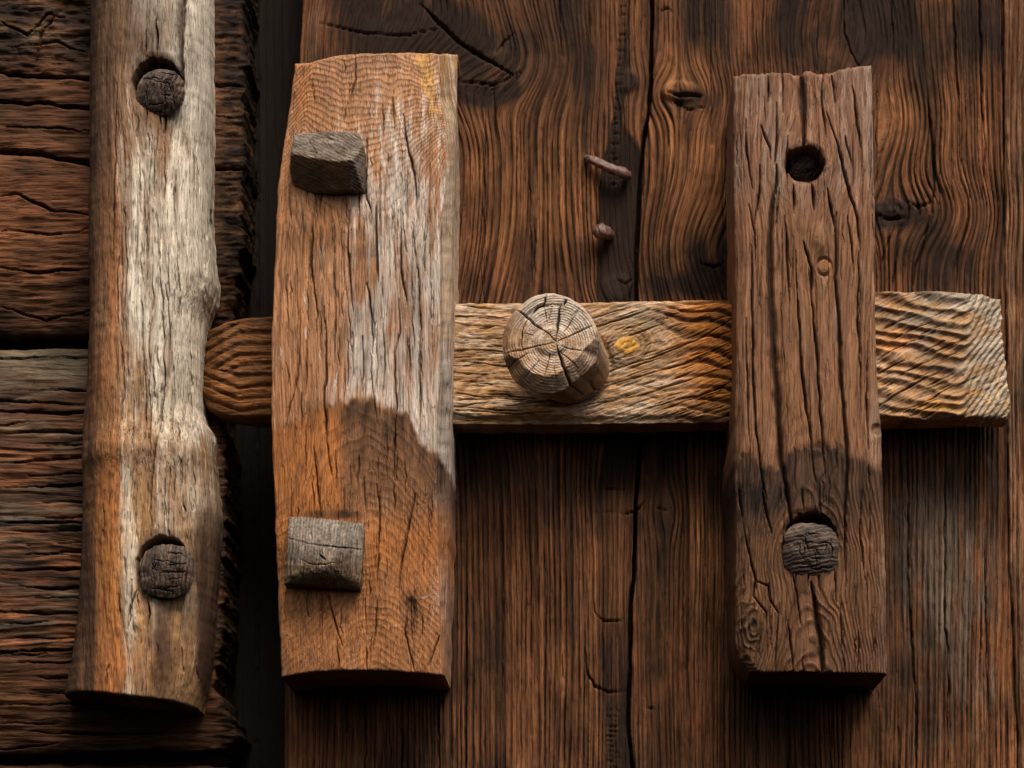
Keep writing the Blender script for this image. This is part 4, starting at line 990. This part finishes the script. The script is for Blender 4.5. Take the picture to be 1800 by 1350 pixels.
def sq_peg(label, Lp, Rp, Tp, Bp, shape, cx, cy, seed, dref, fresh, ckl, grey0):
    def detail(X, Y, D, F):
        ck = cracks(X, Y, ckl, 2.0, seed, 10)
        u = (X - cx) * 0.35 + (Y - cy) * 0.94 + 5 * fbm(X / 40, Y / 30, 2, seed + 1)
        if grey0 > 0.7:
            u = (X - cx) + 0.1 * (Y - cy) + 4 * fbm(X / 40, Y / 30, 2, seed + 1)
        if grey0 < 0.7:
            u = (Y - cy) - 0.45 * (X - cx) + 6 * fbm(X / 40, Y / 30, 2, seed + 1)
        r = u / 5.5
        fr = fresh(X, Y)
        grey = np.clip((grey0 + 0.35 * fbm(X / 20, Y / 16, 3, seed + 2)) * (1 - fr), 0, 1)
        dark = np.clip(0.12 + 0.3 * fbm(X / 25, Y / 25, 3, seed + 3) + 0.1 * (1 - F), 0, 1)
        warm = np.clip(0.1 + 0.65 * fr + 0.3 * (1 - F), 0, 1)
        disp = 2.2 * (0.5 - profile(r)) * (1 - .7 * fr) + 1.8 * fbm(X / 9, Y / 9, 3, seed + 4) - 6 * ck
        return disp, 1.6 * fbm((X + Y) / 12, D / 9, 3, seed + 5), st(u, X if grey0 < 0.7 else Y, D), st(grey, dark, warm, 0.1 * fr), st(r, ck, 0.7 * (1 - fr) + .05, 0)
    o = block('square_peg', curve(Lp, 6, 1.2, seed + 6, 9), curve(Rp, 6, 1.2, seed + 7, 9), curve(Tp, 6, 1.2, seed + 8, 9, axis=0), curve(Bp, 6, 1.2, seed + 9, 9, axis=0), dref, 1.3, shape, detail, M_peg, None, back=190, rnd=3.5, ns_sk=16, nb_sk=24)
    tag(o, label, 'peg', 'square pegs of the keeper block')
    return o


def up_shape(X, Y, s, t):
    base = 232
    a = base + 30 + 1.15 * (Y - 234) + 0.12 * (X - 575)      # upper slope, rising downwards
    b = base + 92 - 0.85 * (Y - 278) - 0.42 * np.clip(590 - X, 0, 200)     # fresh lower facet
    c = base + 96 - 1.9 * (X - 616 + 0.12 * (Y - 290))       # right cheek
    e = base + 62 + 1.3 * (X - 512)                # left
    k = 1.3
    m = -k * np.log(sum(np.exp(np.clip(-q / k + 220, -300, 300)) for q in (a, b, c, e))) + 220 * k
    return np.maximum(m, base + 10)


sq_peg('square peg with faceted grey end at the top of the wide keeper block', [(517, 225), (516, 245), (511, 270), (509, 300), (513, 318), (530, 338), (538, 352)], [(628, 225), (634, 240), (640, 258), (641, 300), (640, 330), (634, 345)], [(500, 242), (520, 236), (560, 232), (618, 231), (645, 240)], [(500, 322), (512, 326), (538, 341), (580, 338), (615, 335), (645, 333)],
       up_shape, 575, 290, 251, 300, lambda X, Y: 0.85 * sstep(-3, 3, (30 + 1.15 * (Y - 234) + 0.12 * (X - 575)) - (92 - 0.85 * (Y - 278) - 0.42 * np.clip(590 - X, 0, 200))) * (1 - sstep(610, 618, X)), [([(540, 245), (552, 262), (560, 275)], 2), ([(575, 252), (600, 275), (618, 285)], 1.8), ([(560, 240), (590, 246)], 1.6), ([(585, 258), (615, 265)], 1.5)], 0.6)


def lo_shape(X, Y, s, t):
    base = 222
    a = base + 24 + 0.9 * (Y - 912)
    b = base + 78 - 0.42 * (Y - 985)
    b2 = base + 22 + 1.4 * (1040 - Y)
    c = base + 34 + 1.0 * (636 - X)
    e = base + 40 + 1.2 * (X - 503)
    f = base + 74 - 0.10 * np.abs(X - 568)
    k = 7.0
    m = -k * np.log(sum(np.exp(-q / k + 50) for q in (a, b, b2, c, e, f))) + 50 * k
    return np.maximum(m, base + 5)


sq_peg('square peg with rounded grey cushion end at the foot of the wide keeper block', [(509, 905), (508, 920), (504, 970), (500, 1020), (499, 1040)], [(640, 905), (641, 930), (638, 980), (634, 1030), (632, 1045)], [(490, 910), (512, 908), (560, 911), (610, 917), (640, 921), (650, 922)], [(490, 1024), (502, 1026), (560, 1031), (600, 1035), (634, 1036), (650, 1036)],
       lo_shape, 568, 978, 271, 285, lambda X, Y: 0.55 * sstep(955, 1010, Y), [([(508, 945), (540, 955), (570, 958), (600, 962), (636, 966)], 2.4), ([(530, 985), (550, 993), (590, 990)], 1.8), ([(545, 925), (548, 948)], 1.6), ([(580, 920), (578, 950)], 1.6), ([(560, 975), (572, 985)], 4), ([(610, 925), (606, 955)], 1.5), ([(525, 915), (528, 940)], 1.4), ([(600, 990), (598, 1025)], 1.3), ([(535, 990), (532, 1020)], 1.3)], 0.85)

# ------------------------------------------------------------------ nails
mr = bpy.data.materials.new('rusty_iron'); mr.use_nodes = True
t = mr.node_tree; b = t.nodes['Principled BSDF']
nz = t.nodes.new('ShaderNodeTexNoise'); nz.inputs['Scale'].default_value = 260; nz.inputs['Detail'].default_value = 5
cr = t.nodes.new('ShaderNodeValToRGB')
cr.color_ramp.elements[0].position = 0.3; cr.color_ramp.elements[0].color = (0.03, 0.015, 0.012, 1)
cr.color_ramp.elements[1].position = 0.75; cr.color_ramp.elements[1].color = (0.22, 0.115, 0.09, 1)
tc = t.nodes.new('ShaderNodeTexCoord')
t.links.new(tc.outputs['Object'], nz.inputs['Vector']); t.links.new(nz.outputs['Fac'], cr.inputs[0]); t.links.new(cr.outputs[0], b.inputs['Base Color'])
b.inputs['Roughness'].default_value = 0.6; b.inputs['Metallic'].default_value = 0.25
bm_ = t.nodes.new('ShaderNodeBump'); bm_.inputs['Strength'].default_value = 0.9; bm_.inputs['Distance'].default_value = 0.001
t.links.new(nz.outputs['Fac'], bm_.inputs['Height']); t.links.new(bm_.outputs[0], b.inputs['Normal'])


def tube(name, pts, rad, mat, seed=0, na=14, sub=6, sq=2.6):
    """pts: (px, py, depth); rad: radius px at each point"""
    p = np.array(pts, float); rd = np.array(rad, float)
    k = np.linspace(0, len(p) - 1, (len(p) - 1) * sub + 1)
    q = np.stack([np.interp(k, np.arange(len(p)), p[:, i]) for i in range(3)], 1); rr = np.interp(k, np.arange(len(p)), rd)
    x, z = P(q[:, 0], q[:, 1], q[:, 2]); C = np.stack([x, -q[:, 2] * S, z], 1)
    Tn = np.gradient(C, axis=0); Tn /= np.linalg.norm(Tn, axis=1, keepdims=True) + 1e-12
    up = np.array([0.13, 0.2, 0.97]); up2 = np.array([0.9, -0.3, 0.2])
    V = []
    for i in range(len(C)):
        n1 = np.cross(Tn[i], up if abs(Tn[i] @ up) < .9 else up2); n1 /= np.linalg.norm(n1); n2_ = np.cross(Tn[i], n1)
        th = np.linspace(0, 2 * np.pi, na, endpoint=False)
        w_ = (np.abs(np.cos(th)) ** sq + np.abs(np.sin(th)) ** sq) ** (-1 / sq)
        w_ = w_ * (1 + 0.2 * vn(th * 1.5, th * 0 + i * .5, seed))
        V.append(C[i] + rr[i] * S * (np.cos(th) * w_)[:, None] * n1 + rr[i] * S * (np.sin(th) * w_)[:, None] * n2_)
    V = np.array(V)
    V = np.concatenate([C[0] + 0 * V[:1], V, C[-1] + 0 * V[:1]], 0)
    n, m = V.shape[:2]
    z2 = np.zeros((n, m, 4)); me = grid_mesh(name, V, np.zeros((n, m, 3)), z2, z2, closed=True)
    return link(name, me, mat)


nl = tube('bent_nail', [(1032, 276, -12), (1032, 278, 10), (1036, 280, 20), (1052, 286, 24), (1076, 297, 24), (1096, 305, 22), (1102, 308, 12), (1102, 309, 0)], [5, 6, 6.5, 7.5, 8.5, 9, 8.5, 6], mr, 3)
tag(nl, 'long rusty nail hammered over flat beside the door joint', 'nail', 'rusty nails in the door')
nl = tube('bent_nail', [(1072, 414, -16), (1070, 412, 8), (1066, 409, 20), (1058, 407, 24), (1052, 408, 23), (1051, 409, 20)], [8, 9, 11, 13, 12, 6], mr, 5)
tag(nl, 'short rusty nail stub bent in the black strip of the door', 'nail', 'rusty nails in the door')

mg = bpy.data.materials.new('green_needle'); mg.use_nodes = True
mg.node_tree.nodes['Principled BSDF'].inputs['Base Color'].default_value = (0.16, 0.2, 0.06, 1)
nd = tube('pine_needle', [(1377, 1205, 14), (1379, 1212, 16), (1382, 1222, 15)], [1.2, 1.6, 0.8], mg, 7, na=6)
tag(nd, 'tiny green needle caught under the bottom of the narrow block', 'needle')
